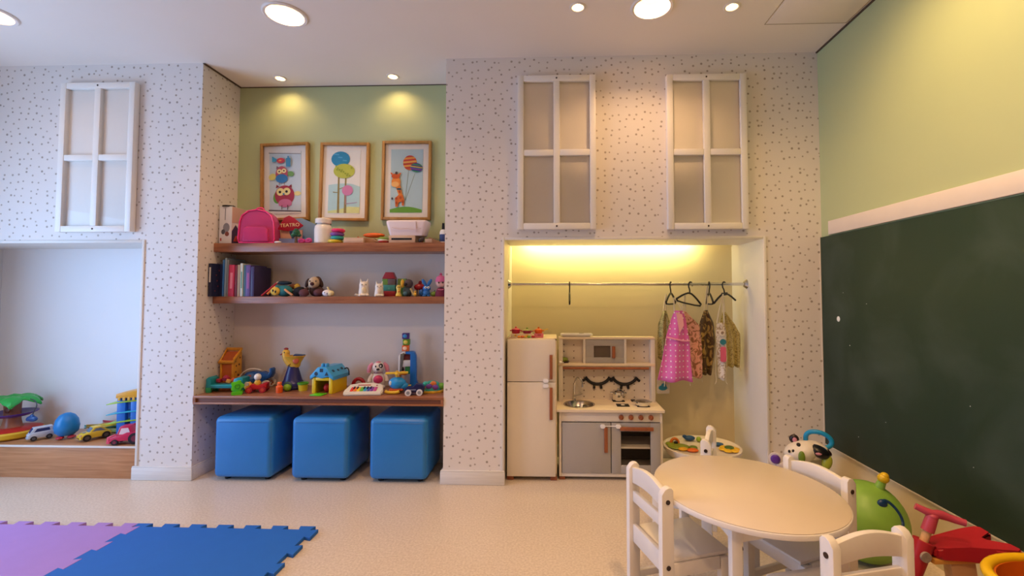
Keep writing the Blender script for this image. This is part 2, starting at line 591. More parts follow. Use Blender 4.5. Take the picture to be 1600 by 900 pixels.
# ------------------------------------------------------------------ white window-like wall frames
def wall_frame(x0, x1, z0, z1, label):
    t = thing('wall_frame', label, 'wall frame', ((x0 + x1) / 2, FY - .002, z0), group='white four-pane wall frames')
    w, hh = x1 - x0, z1 - z0
    b = .040
    M().bb(-w / 2 + .01, w / 2 - .01, -.010, -.004, .01, hh - .01).build('back_panel', M_PANEL, t)
    for a in ((-w / 2, -w / 2 + b, 0, hh), (w / 2 - b, w / 2, 0, hh)):
        M().bb(a[0], a[1], -.042, 0, a[2], a[3], .003).build('stile', M_WFRAME, t)
    for a in ((-w / 2 + b, w / 2 - b, 0, b), (-w / 2 + b, w / 2 - b, hh - b, hh)):
        M().bb(a[0], a[1], -.041, 0, a[2], a[3], .003).build('rail', M_WFRAME, t)
    zm = hh * .495
    M().bb(-.021, .021, -.040, -.004, b, hh - b, .003).build('mullion', M_WFRAME, t)
    for s in (-1, 1):
        M().bb(min(s * .021, s * (w / 2 - b)), max(s * .021, s * (w / 2 - b)), -.039, -.004, zm - .02, zm + .02, .003).build('crossbar', M_WFRAME, t)
    for s in (-1, 1):
        for za, zb in ((b, zm - .02), (zm + .02, hh - b)):
            M().bb(min(s * .021, s * (w / 2 - b)), max(s * .021, s * (w / 2 - b)), -.022, -.020, za, zb).build('pane', M_GLASS, t)
    for z in (b / 2, hh - b / 2):
        M().ell((0, -.042, z), (.006, .003, .006), 10, 6).build('screw', mat('screw_brown', '#4a3b33', .4, .6), t)
wall_frame(-3.385, -2.857, 1.661, 2.690, 'white four-pane wall frame above the toy niche')
wall_frame(-0.237, 0.280, 1.664, 2.690, 'white four-pane wall frame over the left part of the kitchen niche')
wall_frame(0.744, 1.260, 1.660, 2.682, 'white four-pane wall frame over the right part of the kitchen niche')

# ------------------------------------------------------------------ framed prints
M_OAK = wood_mat('oak_frame', '#a5763a', '#b98a4c', .4, (8, 8, 2))
M_MAT = mat('mat_board', '#f2eee6', .7, vary=.02)
def picture(cx, cz, w, hh, tilt, label, iw, ih, bg):
    t = thing('framed_print', label, 'picture', (cx, AY - .001, cz), ry=R(-tilt), group='oak-framed nursery prints')
    b = .020
    for s in (-1, 1):
        M().bb(s * w / 2 - (b if s > 0 else 0), s * w / 2 + (0 if s > 0 else b), -.032, 0, -hh / 2, hh / 2, .002).build('frame_stile', M_OAK, t)
        M().bb(-w / 2 + b, w / 2 - b, -.032, 0, s * hh / 2 - (b if s > 0 else 0), s * hh / 2 + (0 if s > 0 else b), .002).build('frame_rail', M_OAK, t)
    M().bb(-w / 2 + b, w / 2 - b, -.012, -.004, -hh / 2 + b, hh / 2 - b).build('mat_board', M_MAT, t)
    pr_ = M().bb(-iw / 2, iw / 2, -.0145, -.012, -ih / 2, ih / 2).build('print', mat('print_' + bg, bg, .6, vary=.05), t)
    M().bb(-w / 2 + b, w / 2 - b, -.0235, -.0225, -hh / 2 + b, hh / 2 - b).build('pane', M_GLASS, t)
    return t, pr_
def ink(parent, items, u0, v0, k, y0=-.0150, dy=-.00035):
    """flat printed shapes given in sheet coordinates"""
    for i, (nm, col, poly) in enumerate(items):
        P = [((u - u0) * k, (v0 - v) * k) for u, v in poly]
        M().flat(P, y0 + dy * i).build(nm, mat('ink_' + col.strip('#'), col, .65, vary=.08, vscale=30), parent)
K = .00124
t, p = picture(-2.037, 2.092, .372, .592, 1.4, 'oak-framed print of two stacked owls, left of the three pictures', .244, .468, '#cfe0ea')
ink(p, [('ink_branch', '#5a4a44', [(402, 583), (602, 594), (602, 600), (402, 590)]), ('ink_band', '#f0ede6', [(402, 592), (602, 602), (602, 610), (402, 610)]),
        ('ink_band', '#f0ede6', [(402, 224), (602, 224), (602, 240), (402, 230)]), ('ink_branch', '#5a4a44', [(402, 230), (602, 240), (602, 243), (402, 233)]),
        ('ink_wing', '#6fb04e', circ(462, 505, 30, 42, rot=.3)), ('ink_wing', '#efe39a', circ(582, 487, 22, 14)),
        ('ink_body', '#b23b52', circ(502, 497, 61, 62)), ('ink_belly', '#d07aa0', circ(505, 560, 40, 32, a0=180, a1=360)), ('ink_belly', '#d07aa0', circ(505, 545, 42, 26)),
        ('ink_ear', '#8e2f45', [(448, 452), (452, 430), (470, 442)]), ('ink_ear', '#8e2f45', [(548, 452), (545, 430), (528, 442)]),
        ('ink_eye', '#f3e7a0', circ(476, 475, 24)), ('ink_eye', '#f3e7a0', circ(516, 473, 23)), ('ink_pupil', '#2c2a30', circ(474, 476, 8)), ('ink_pupil', '#2c2a30', circ(515, 474, 8)),
        ('ink_beak', '#3f8fb0', [(490, 484), (504, 484), (497, 500)]), ('ink_leg', '#5a4a44', [(484, 558), (488, 558), (488, 584), (484, 584)]), ('ink_leg', '#5a4a44', [(520, 558), (524, 558), (524, 586), (520, 586)]),
        ('ink_wing', '#e9df7a', circ(428, 382, 24, 20, rot=-.4)), ('ink_wing', '#7fae62', circ(542, 366, 20, 16, rot=.3)),
        ('ink_body', '#c55a6c', circ(486, 365, 38, 48)), ('ink_belly', '#3a86c4', circ(486, 393, 38, 27)),
        ('ink_ear', '#8a6a70', [(452, 335), (456, 315), (470, 325)]), ('ink_eye', '#f5eab0', circ(472, 350, 15)), ('ink_eye', '#f5eab0', circ(501, 346, 14)), ('ink_pupil', '#4a2a30', circ(472, 350, 5)), ('ink_pupil', '#4a2a30', circ(501, 346, 5)),
        ('ink_beak', '#e8a03a', [(482, 356), (492, 356), (487, 366)]), ('ink_leg', '#8a6a70', [(470, 418), (474, 418), (474, 434), (470, 434)]), ('ink_leg', '#8a6a70', [(502, 418), (506, 418), (506, 434), (502, 434)]),
        ('ink_tail', '#3f9fc8', [(428, 256), (458, 274), (452, 288), (428, 290)]), ('ink_body', '#c03f52', circ(482, 283, 25, 17)), ('ink_spot', '#e8a05a', circ(478, 283, 9, 5)),
        ('ink_bottle', '#3f8ab8', rrect(515, 543, 268, 322, 6, 3)), ('ink_bottle_neck', '#3f8ab8', rrect(524, 534, 256, 270, 2, 2)),
        ], 505, 413, K)
t, p = picture(-1.580, 2.088, .374, .594, -.8, 'oak-framed print of round blue, green and pink trees, middle of the three pictures', .236, .486, '#eef0ec')
hill = [(775, 435)] + [(775 + 195 * i / 14, 440 - 10 * math.sin(PI * i / 14) + 40 * max(0, i / 14 - .75)) for i in range(15)] + [(970, 612), (775, 612)]
ink(p, [('ink_hill', '#b9dde2', hill), ('ink_grass', '#dfe6a0', [(775, 600), (840, 590), (900, 572), (970, 575), (970, 612), (775, 612)]),
        ('ink_trunk', '#9a8a52', [(832, 390), (842, 390), (846, 612), (832, 612)]), ('ink_trunk', '#9a8a52', [(876, 390), (885, 390), (890, 612), (874, 612)]),
        ('ink_twig', '#9a8a52', [(842, 462), (870, 452), (870, 456), (842, 467)]), ('ink_twig', '#9a8a52', [(804, 481), (834, 484), (834, 488), (804, 486)]), ('ink_twig', '#b98ab0', [(890, 552), (955, 545), (955, 548), (890, 556)]),
        ('ink_trunk', '#c08a9a', [(880, 500), (886, 500), (886, 560), (882, 560)]),
        ('ink_crown', '#2f96c4', circ(846, 280, 58, 47)), ('ink_crown', '#c3cc55', circ(870, 354, 66, 45)), ('ink_crown', '#d68ab8', circ(894, 473, 34, 32))]
    + [('ink_spot', '#9db23c', circ(820 + (i * 37) % 100, 325 + (i * 23) % 58, 5)) for i in range(12)]
    + [('ink_spot', '#5db4dc', circ(808 + (i * 29) % 78, 252 + (i * 19) % 56, 4)) for i in range(10)], 873, 420, K)
t, p = picture(-1.105, 2.093, .374, .598, -.5, 'oak-framed print of a giraffe holding two striped balloons, right of the three pictures', .244, .478, '#bcd9e2')
gr = [(1162, 606)] + [(1162 + 196 * i / 12, 590 - 20 * math.sin(PI * (i + .6) / 13)) for i in range(13)] + [(1358, 606)]
def stripes(cx, cy, rx, ry, rot, cols):
    out = []
    n = len(cols)
    for i, c in enumerate(cols):
        a, b = -1 + 2 * i / n, -1 + 2 * (i + 1) / n
        pts = []
        for j in range(7):
            s = a + (b - a) * j / 6
            pts.append((math.sqrt(max(0, 1 - s * s)), s))
        poly = pts + [(-x, y) for x, y in pts[::-1]]
        poly = [q for k_, q in enumerate(poly) if k_ == 0 or abs(q[0] - poly[k_ - 1][0]) + abs(q[1] - poly[k_ - 1][1]) > 1e-4]
        if abs(poly[0][0] - poly[-1][0]) + abs(poly[0][1] - poly[-1][1]) < 1e-4:
            poly.pop()
        out.append(('ink_stripe', c, [(cx + (x * rx) * math.cos(rot) - (y * ry) * math.sin(rot), cy + (x * rx) * math.sin(rot) + (y * ry) * math.cos(rot)) for x, y in poly]))
    return out
ink(p, [('ink_hill', '#6fae3e', gr),
        ('ink_string', '#7a8a72', [(1272, 350), (1274, 350), (1256, 530), (1254, 530)]), ('ink_string', '#7a8a72', [(1312, 366), (1314, 366), (1258, 530), (1256, 530)])]
    + stripes(1281, 302, 42, 46, -.1, ['#c8453a', '#e8a04a', '#c8453a', '#e9b25a', '#b8382e', '#e6ad50', '#c8453a', '#d86a3a'])
    + stripes(1322, 332, 38, 28, .15, ['#2f4f9a', '#3f9a5a', '#5a3f8a', '#d8c04a', '#3a5aa8', '#8a4a9a', '#2f4f9a', '#4aa868'])
    + [('ink_neck', '#e8903a', [(1190, 430), (1222, 425), (1242, 505), (1222, 515)]), ('ink_body', '#e07a30', [(1194, 520), (1215, 500), (1243, 500), (1252, 530), (1250, 565), (1238, 565), (1236, 540), (1218, 545), (1212, 572), (1198, 572)]),
       ('ink_head', '#ef9a45', circ(1199, 420, 28, 32)), ('ink_snout', '#f5c27a', circ(1194, 435, 24, 17)), ('ink_forehead', '#d8632a', circ(1197, 385, 26, 16)),
       ('ink_horn', '#4a3a34', circ(1201, 366, 8, 9)), ('ink_ear', '#d8632a', circ(1172, 370, 9, 5, rot=.8)), ('ink_ear', '#d8632a', circ(1222, 372, 9, 5, rot=-.8)),
       ('ink_collar', '#34505a', circ(1218, 464, 14, 6)), ('ink_tail', '#3a2f2c', circ(1178, 522, 5, 8)), ('ink_spot', '#b84a20', circ(1204, 520, 7)), ('ink_spot', '#b84a20', circ(1228, 515, 7)), ('ink_spot', '#b84a20', circ(1222, 480, 5, 8)),
       ('ink_spot', '#b84a20', circ(1242, 540, 5, 9)), ('ink_spot', '#b84a20', circ(1205, 548, 5, 8))], 1262, 411, K)

# ------------------------------------------------------------------ shelves
S1, S2, S3 = 1.601, 1.222, 0.558      # shelf tops
def shelf(z, th, y0, label):
    o = M().bb(AX0 + .001, AX1 - .001, y0, AY - .001, z - th, z, .002).build('wall_shelf', M_SHELF)
    return tag(o, label, 'shelf', 'walnut shelves in the alcove')
shelf(S1, .062, 3.142, 'top walnut shelf of the alcove, under the pictures')
shelf(S2, .050, 3.145, 'middle walnut shelf of the alcove, holding books and soft toys')
T3 = thing('wall_shelf', 'lowest and deepest walnut shelf, above the blue poufs', 'shelf', ((AX0 + AX1) / 2, FY, S3 - .056), group='walnut shelves in the alcove')
hw = (AX1 - AX0) / 2 - .001
M().bb(-hw, hw, -.008, AY - FY - .001, .040, .056, .002).build('top_board', M_SHELF, T3)
M().bb(-hw, hw, .006, AY - FY - .001, .010, .040).build('groove', mat('walnut_groove', '#7a4a37', .4), T3)
M().bb(-hw, hw, -.008, AY - FY - .001, 0, .012, .002).build('lower_board', M_SHELF, T3)
M().bb(-hw, -hw + .018, -.008, .03, .010, .042).build('end_block', M_SHELF, T3)
M().bb(hw - .016, hw, -.008, .03, .010, .042).build('end_block', M_SHELF, T3)

# ------------------------------------------------------------------ blue poufs
def leather():
    m = mat('blue_leather', '#2a7cc8', .33, vary=.05, vscale=5)
    N, L, B = nodes(m)
    tc = N.new('ShaderNodeTexCoord')
    n = N.new('ShaderNodeTexNoise')
    n.inputs['Scale'].default_value = 160
    n2 = N.new('ShaderNodeTexNoise')
    n2.inputs['Scale'].default_value = 7
    bp = N.new('ShaderNodeBump')
    bp.inputs['Strength'].default_value = .12
    bp.inputs['Distance'].default_value = .002
    b2 = N.new('ShaderNodeBump')
    b2.inputs['Strength'].default_value = .25
    b2.inputs['Distance'].default_value = .01
    for x in (n, n2):
        L.new(tc.outputs['Object'], x.inputs['Vector'])
    L.new(n.outputs['Fac'], bp.inputs['Height'])
    L.new(n2.outputs['Fac'], b2.inputs['Height'])
    L.new(bp.outputs[0], b2.inputs['Normal'])
    L.new(b2.outputs[0], B.inputs['Normal'])
    return m
M_LEA = leather()
M_LEA2 = mat('blue_leather_seam', '#276cae', .35)
M_BLKP = mat('black_plastic', '#1c1b1d', .4)
for i, x0 in enumerate((-2.258, -1.735, -1.212)):
    lab = ['leftmost blue leatherette cube pouf under the lowest shelf', 'middle blue leatherette cube pouf under the lowest shelf', 'rightmost blue leatherette cube pouf under the lowest shelf'][i]
    w = .385 if i else .395
    t = thing('cube_pouf', lab, 'pouf', (x0 + w / 2, 2.982 + .185, 0), group='blue cube poufs')
    M().box((0, 0, .222), (w, .37, .40), .034, 5).build('body', M_LEA, t, ang=60)
    s = M()
    s.tube([(-w / 2 + .034, -.184, .39), (0, -.1855, .392), (w / 2 - .034, -.184, .39)], .0022, 6)
    s.tube([(w / 2 - .012, -.174, .05), (w / 2 - .010, -.174, .22), (w / 2 - .012, -.174, .39)], .002, 6)
    s.build('piping', M_LEA2, t)
    for sx in (-1, 1):
        for sy in (-1, 1):
            M().cyl((sx * (w / 2 - .06), sy * .12, 0), (sx * (w / 2 - .06), sy * .12, .024), .018, .022, 12).build('foot', M_BLKP, t)

# ------------------------------------------------------------------ foam puzzle mats
def puzzle_edge(a, b, nrm, n, depth, phase, w=.5):
    """dove-tail teeth from a to b; teeth stick out along nrm (depth>0) on every other step"""
    a, b, nrm = Vector(a), Vector(b), Vector(nrm)
    d = b - a
    pts = []
    st = d / n
    for i in range(n):
        out = (i % 2 == phase)
        if out:
            p0, p1 = a + st * i, a + st * (i + 1)
            pts += [p0 + st * .08, p0 - st * .06 + nrm * depth, p1 + st * .06 + nrm * depth, p1 - st * .08]
    return pts
def mat_tile(name, x0, y0, color, label, left_tab=None):
    S, dp, n = .955, .034, 13
    x1, y1 = x0 + S, y0 + S
    pts = []
    pts += puzzle_edge((x0, y0), (x1, y0), (0, -1), n, dp, 0)
    pts += puzzle_edge((x1, y0), (x1, y1), (1, 0), n, dp, 0)
    pts += puzzle_edge((x1, y1), (x0, y1), (0, 1), n, dp, 0)
    # left side is cut to take the neighbour's tabs
    if left_tab:
        q = puzzle_edge((x0, y1), (x0, y0), (1, 0), n, dp + .002, 0)
    else:
        q = puzzle_edge((x0, y1), (x0, y0), (-1, 0), n, dp, 0)
    pts += q
    cx, cy = (x0 + x1) / 2, (y0 + y1) / 2
    o = M().prism([(p[0] - cx, p[1] - cy) for p in pts], 0, .018, 'z', .0015, 1).build('foam_mat_tile', mat(name, color, .75, vary=.04, vscale=14))
    o.location = (cx, cy, 0)
    return tag(o, label, 'play mat', 'interlocking foam mat tiles')
mat_tile('foam_blue', -2.212, 1.412, '#1a64c0', 'blue foam puzzle mat tile on the floor, right of the purple one', True)
mat_tile('foam_purple', -3.167, 1.412, '#a583cc', 'purple foam puzzle mat tile on the floor, left of the blue one', True)

# ------------------------------------------------------------------ round children's table
M_PAINT = mat('white_paint_wood', '#e9e4e0', .38, vary=.03, vscale=12)
M_LAM = mat('warm_lit_laminate', '#d6c8b6', .36, vary=.015)  # white top with warm lamp light mixed into its colour
TX, TY = .728, 1.797
TB = thing('kids_table', 'oval white low table, warm light toned into its top, among small white chairs', 'table', (TX, TY, 0))
ro = R(118)
M().prism(circ(0, 0, .353, .319, 64, rot=ro), .478, .497, 'z', .003, 2).build('tabletop_edge', M_PAINT, TB, ang=50)
M().prism(circ(0, 0, .350, .316, 64, rot=ro), .497, .500, 'z', .001, 1).build('tabletop', M_LAM, TB, ang=50)
LG = [(-.128, -.237), (.292, -.107), (.132, .233), (-.160, .245)]
for x, y in LG:
    M().box((x, y, .239), (.036, .036, .478), .004).build('leg', M_PAINT, TB)
for i in range(4):
    (xa, ya), (xb, yb) = LG[i], LG[(i + 1) % 4]
    d = Vector((xb - xa, yb - ya, 0))
    M().box(((xa + xb) / 2, (ya + yb) / 2, .447), (d.length - .034, .018, .060), .003, rz=math.atan2(d.y, d.x)).build('apron', M_PAINT, TB)
bolt = mat('dark_bolt', '#4a3c36', .35, .7)
M().cyl((LG[0][0] + .019, LG[0][1] - .006, .40), (LG[0][0] + .022, LG[0][1] - .006, .40), .006, n=12).build('bolt', bolt, TB)

# ------------------------------------------------------------------ small chairs
def make_chair(label, loc, rz):
    """origin on the floor under the back posts, facing local +y"""
    t = thing('kids_chair', label, 'chair', loc, rz, group='small white chairs at the oval table')
    hw = .1275
    for s in (-1, 1):
        prof = [(-.024, 0), (.024, 0), (.024, .530), (.016, .540), (.004, .542), (-.010, .536), (-.024, .518)]
        p = M().prism(prof, s * hw - .014, s * hw + .014, 'x', .003, 2).build('back_post', M_PAINT, t)
        for z in (.492, .262):
            M().cyl((s * (hw + .012), 0, z), (s * (hw + .0165), 0, z), .0085, n=14).build('bolt', bolt, p)
        f_ = M().box((s * hw, .238, .133), (.028, .036, .266), .003).build('front_leg', M_PAINT, t)
        M().box((s * hw, .119, .246), (.022, .196, .048), .003).build('side_rail', M_PAINT, t)
        M().box((s * hw, .119, .090), (.018, .200, .028), .003).build('stretcher', M_PAINT, t)
    n = 14
    top = [(-hw + .013 + (2 * hw - .026) * i / n, .524 + .020 * math.sin(PI * i / n)) for i in range(n + 1)]
    bot = [(hw - .013 - (2 * hw - .026) * i / n, .462 + .012 * math.sin(PI * i / n)) for i in range(n + 1)]
    M().prism(top + bot, -.010, .010, 'y', .003, 2).build('top_rail', M_PAINT, t)
    M().box((0, 0, .410), (2 * hw - .026, .018, .044), .004).build('middle_rail', M_PAINT, t)
    M().box((0, 0, .262), (2 * hw - .026, .018, .072), .004).build('lower_rail', M_PAINT, t)
    M().box((0, .238, .246), (2 * hw - .026, .020, .048), .003).build('front_rail', M_PAINT, t)
    M().box((0, .146, .277), (2 * hw + .012, .240, .014), .006).build('seat', M_PAINT, t)
    return t
make_chair('white wooden small chair left of the oval table, back towards the kitchen', (.366, 1.808, 0), R(-72.6))
make_chair('white wooden small chair right of the oval table, in front of the green ball', (1.070, 1.915, 0), R(113.2))
make_chair('white wooden small chair nearest the camera, cut by the picture edge', (.915, 1.390, 0), R(13.8))
make_chair('white wooden small chair behind the oval table, only its back showing', (.781, 2.350, 0), R(65.9))

# ------------------------------------------------------------------ play fridge
M_FR = mat('play_white', '#e6ddd0', .38, vary=.02)
M_FRB = mat('play_body_cream', '#ead9bf', .42, vary=.02)
M_PW = wood_mat('play_wood', '#8f5233', '#a8633f', .4, (6, 6, 2))
M_GRY = mat('play_grey', '#aaa6a4', .4, vary=.02)
M_BLACK = mat('matt_black', '#141315', .5, vary=0)
M_CHR = mat('chrome', '#d8d8d8', .12, 1.0, vary=0)
M_STEEL = mat('steel', '#b8b4ae', .22, 1.0, vary=0)
M_CLRP = mat('frosted_lock', '#efeff2', .3)
fx0, fx1, fy = -.312, .021, 3.065
t = thing('play_fridge', 'white two-door play refrigerator with wooden handles', 'toy fridge', ((fx0 + fx1) / 2, fy, 0))
w = fx1 - fx0
b = M()
b.bb(-w / 2, -w / 2 + .015, .012, .33, .03, .940, .002).bb(w / 2 - .015, w / 2, .012, .33, .03, .940, .002).bb(-w / 2, w / 2, .012, .33, .925, .940, .002).bb(-w / 2, w / 2, .012, .33, .03, .045, .002).bb(-w / 2 + .01, w / 2 - .01, .318, .328, .04, .93)
b.build('cabinet', M_FRB, t)
for z0, z1, hz0, hz1 in ((.654, .934, .673, .834), (.030, .650, .406, .617)):
    d = M().bb(-w / 2 + .001, w / 2 - .008, -.006, .012, z0, z1, .003).build('door', M_FR, t)
    M().bb(.118, .138, -.024, -.006, hz0, hz1, .003).build('handle', M_PW, d)
for sx in (-1, 1):
    for y in (.03, .29):
        M().bb(sx * (w / 2 - .022) - .022, sx * (w / 2 - .022) + .022, y - .018, y + .018, 0, .031, .002).build('foot', M_PW, t)
for z in (.662, .628):
    M().rbox(.075, .112, z - .012, z + .012, -.016, -.006, .01).build('child_lock', M_CLRP, t)

# ------------------------------------------------------------------ play kitchen
kx0, kx1, ky, kb = .036, .724, 3.085, 3.365
KT = thing('play_kitchen', 'white and grey play kitchen with sink, hob and eyelash decoration', 'toy kitchen', (0, ky, 0))
KD = kb - ky
c = M()
c.bb(kx0, kx0 + .016, 0, KD, .024, .452, .002).bb(kx1 - .016, kx1, 0, KD, .024, .452, .002).bb(kx0 + .016, kx1 - .016, 0, KD, .024, .048, .002)
c.bb(kx0 + .016, kx1 - .016, KD - .01, KD, .04, .452)
c.build('cabinet', M_FR, KT)
M().bb(kx0 + .016, kx1 - .016, .002, .016, .386, .452, .001).build('control_panel', M_FR, KT)
def worktop():
    bm = bmesh.new()
    cx, cy, rx, ry = .178, .135, .102, .100
    x0, x1, y0, y1 = .021, .734, -.025, KD
    ed = []
    def loop(pts, z):
        vs = [bm.verts.new((p[0], p[1], z)) for p in pts]
        es = [bm.edges.new((vs[i], vs[(i + 1) % len(vs)])) for i in range(len(vs))]
        return vs, es
    rect = [(x0, y0), (x1, y0), (x1, y1), (x0, y1)]
    for z in (.470, .455):
        _, e1 = loop(rect, z)
        _, e2 = loop(circ(cx, cy, rx, ry, 32), z)
        bmesh.ops.triangle_fill(bm, use_beauty=True, use_dissolve=False, edges=e1 + e2)
    me_v = list(bm.verts)
    a, b_ = me_v[:4], me_v[36:40]
    for i in range(4):
        bm.faces.new((a[i], a[(i + 1) % 4], b_[(i + 1) % 4], b_[i]))
    m = M()
    m.bm = bm
    return m
worktop().build('worktop', M_FRB, KT)
sk = M().lathe([(.110, .4725), (.108, .4735), (.098, .470), (.092, .45), (.075, .425), (.0, .420)], (.178, .135, 0), 36, 1, .98).build('sink', M_STEEL, KT)
M().lathe([(.0, .4255), (.018, .4255), (.02, .422)], (.178, .135, 0), 16).build('drain', M_CHR, sk)
fa = M().cyl((.150, .245, .470), (.150, .245, .500), .013, .011)
fa.tube([(.150, .245, .49), (.150, .245, .585), (.158, .238, .622), (.175, .222, .640), (.195, .205, .632), (.203, .198, .605), (.204, .197, .590)], .0065, 10, smooth=2)
fa.cyl((.204, .197, .592), (.204, .197, .575), .008, .009)
fa.build('faucet', M_CHR, KT)
M().cyl((.150, .245, .505), (.205, .215, .525), .005, .004, 10).build('faucet_lever', M_CHR, KT)
for i, x in enumerate((.450, .515, .581, .647)):
    k = M().cyl((x, .003, .417), (x, -.014, .417), .0175, .015, 20).build('knob', M_PW, KT)
    M().box((x, -.017, .417), (.006, .008, .028), .002, ry=R(30)).build('knob_grip', M_PW, k)
d = M().bb(.056, .379, -.008, .006, .050, .381, .002).build('door', M_GRY, KT)
M().bb(.335, .358, -.024, -.008, .189, .353, .003).build('handle', M_PW, d)
# oven door with a glazed opening
d = M()
d.bb(.384, .446, -.008, .006, .050, .381, .001).bb(.642, .706, -.008, .006, .050, .381, .001).bb(.446, .642, -.008, .006, .050, .104, .001).bb(.446, .642, -.008, .006, .327, .381, .001)
d = d.build('oven_door', M_GRY, KT)
M().bb(.439, .659, -.026, -.010, .334, .357, .003).build('handle', M_PW, d)
M().bb(.446, .642, -.003, -.001, .104, .327).build('oven_pane', M_GLASS, d)
o = M().bb(.40, .69, .02, .26, .205, .216).build('oven_shelf', M_FR, KT)
M().bb(.39, .395, .012, .27, .05, .45).bb(.39, .70, .262, .266, .05, .45).build('oven_lining', mat('oven_dark', '#6a5d54', .6), KT)
for x0, x1 in ((kx0 + .002, kx0 + .04), (kx1 - .04, kx1 - .002)):
    for y in (.03, .25):
        M().bb(x0, x1, y - .02, y + .02, 0, .026, .002).build('foot', M_PW, KT)
lk = M().rbox(.310, .342, .348, .372, -.022, -.008, .010).rbox(.412, .446, .348, .372, -.022, -.008, .010).bb(.34, .415, -.014, -.010, .358, .364)
lk.build('child_lock', M_CLRP, KT)
for x, y in ((.466, .245), (.477, .105), (.600, .250), (.613, .100)):
    hb = M().box((x, y, .4725), (.086, .070, .004), .001).build('hob_plate', M_BLACK, KT)
    M().lathe([(.0, .4760), (.013, .4755), (.016, .474)], (x, y, 0), 20).build('burner', M_FR, hb)
# upper part
uy = .205
u = M()
u.bb(kx1 - .030, kx1, uy, KD, .470, .930, .002).bb(kx0, kx0 + .030, uy, KD, .470, .930, .002)
u.build('side_post', M_FR, KT)
M().bb(kx0, kx1, uy - .004, KD, .915, .931, .002).build('top_board', M_FRB, KT)
M().bb(kx0, kx1, uy - .004, KD, .724, .744, .002).build('middle_board', M_FRB, KT)
M().bb(.212, .228, uy, KD, .744, .915, .001).build('divider', M_FR, KT)
M().bb(.505, .520, uy, KD, .744, .915, .001).build('divider', M_FR, KT)
bpn = M().bb(kx0, kx1, KD - .008, KD, .470, .915).build('back_panel', mat('play_panel', '#e2d6c8', .5, vary=.02), KT)
tri = mat('triangle_brown', '#6b5648', .6)
for r_ in range(9):
    for c_ in range(9):
        x, z = .075 + c_ * .073, .492 + r_ * .047
        if x > kx1 - .04 or z > .90 or .715 < z < .755:
            continue
        sgn = 1 if (r_ + c_) % 2 else -1
        M().flat([(x - .006, z - .005 * sgn), (x + .006, z - .005 * sgn), (x, z + .006 * sgn)], KD - .0085).build('triangle_print', tri, bpn)
mw = M()
mw.bb(.230, .504, uy + .002, uy + .014, .746, .785, .001).bb(.230, .504, uy + .002, uy + .014, .868, .913, .001).bb(.230, .288, uy + .002, uy + .014, .785, .868, .001).bb(.408, .504, uy + .002, uy + .014, .785, .868, .001)
mw = mw.build('microwave_door', M_GRY, KT)
M().bb(.284, .412, uy + .010, uy + .013, .781, .872).build('microwave_window', mat('smoked_window', '#5f544c', .15), mw)
M().bb(.418, .440, uy - .016, uy + .002, .782, .866, .003).build('handle', M_PW, mw)
M().cyl((kx0 + .03, uy + .004, .708), (kx1 - .045, uy + .004, .708), .009, n=12).build('utensil_rail', M_PW, KT)
for s, cx in ((1, .320), (-1, .516)):
    e = M()
    pts = []
    for i in range(15):
        a = R(205 + 130 * i / 14)
        pts.append((cx + .098 * math.cos(a), KD - .014, .672 + .088 * math.sin(a)))
    e.tube(pts, .0115, 8)
    for a in (212, 240, 258, 282, 300, 328):
        if a in (240, 300):
            continue
        ar = R(a)
        p0 = (cx + .098 * math.cos(ar), KD - .014, .672 + .088 * math.sin(ar))
        p1 = (cx + .128 * math.cos(ar), KD - .014, .672 + .122 * math.sin(ar))
        e.cyl(p0, p1, .0095, .0095, 10)
    e.build('eyelash', M_BLACK, KT)

# metal pots standing on the hob
pt = thing('toy_pot', 'shiny steel toy pot with two handles on the rear burner', 'toy pot', (.466, ky + .245, .4765))
M().lathe([(.0, 0), (.040, 0), (.042, .004), (.042, .058), (.044, .060), (.041, .061), (.039, .057), (.039, .004), (0, .003)], n=28).build('bowl', M_CHR, pt)
M().lathe([(.043, .060), (.034, .068), (.010, .072), (.0, .073)], n=28).build('lid', M_CHR, pt)
M().cyl((0, 0, .072), (0, 0, .084), .006, .010, 12).build('lid_knob', M_CHR, pt)
for s in (-1, 1):
    M().tube([(s * .040, -.014, .050), (s * .056, -.012, .052), (s * .058, 0, .052), (s * .056, .012, .052), (s * .040, .014, .050)], .003, 8, smooth=1).build('handle', M_CHR, pt)
pt = thing('toy_pan', 'shiny low steel toy pan on the front right burner', 'toy pot', (.613, ky + .100, .4765))
M().lathe([(.0, 0), (.046, 0), (.050, .006), (.051, .024), (.053, .026), (.050, .027), (.048, .010), (0, .005)], n=28).build('bowl', M_CHR, pt)
M().lathe([(.050, .026), (.036, .033), (.008, .036), (0, .036)], n=28).build('lid', M_STEEL, pt)
for s in (-1, 1):
    M().tube([(s * .048, -.012, .020), (s * .062, -.010, .022), (s * .062, .010, .022), (s * .048, .012, .020)], .003, 8, smooth=1).build('handle', M_CHR, pt)
cu = thing('toy_cup', 'small steel toy cup lying in the play sink', 'toy cup', (.165, ky + .125, .4215))
M().lathe([(0, 0), (.018, 0), (.022, .032), (.020, .032), (.016, .003), (0, .003)], n=18).build('cup', M_CHR, cu)
M().tube([(.020, 0, .026), (.032, 0, .024), (.030, 0, .010), (.018, 0, .006)], .0022, 6, smooth=1).build('handle', M_CHR, cu)
cu = thing('toy_cup', 'small steel toy mug lying beside another in the sink', 'toy cup', (.218, ky + .150, .4235))
M().lathe([(0, 0), (.016, 0), (.018, .036), (.016, .036), (.014, .003), (0, .003)], n=18).build('cup', M_CHR, cu)
M().tube([(.016, 0, .030), (.029, 0, .027), (.027, 0, .012), (.015, 0, .008)], .0022, 6, smooth=1).build('handle', M_CHR, cu)
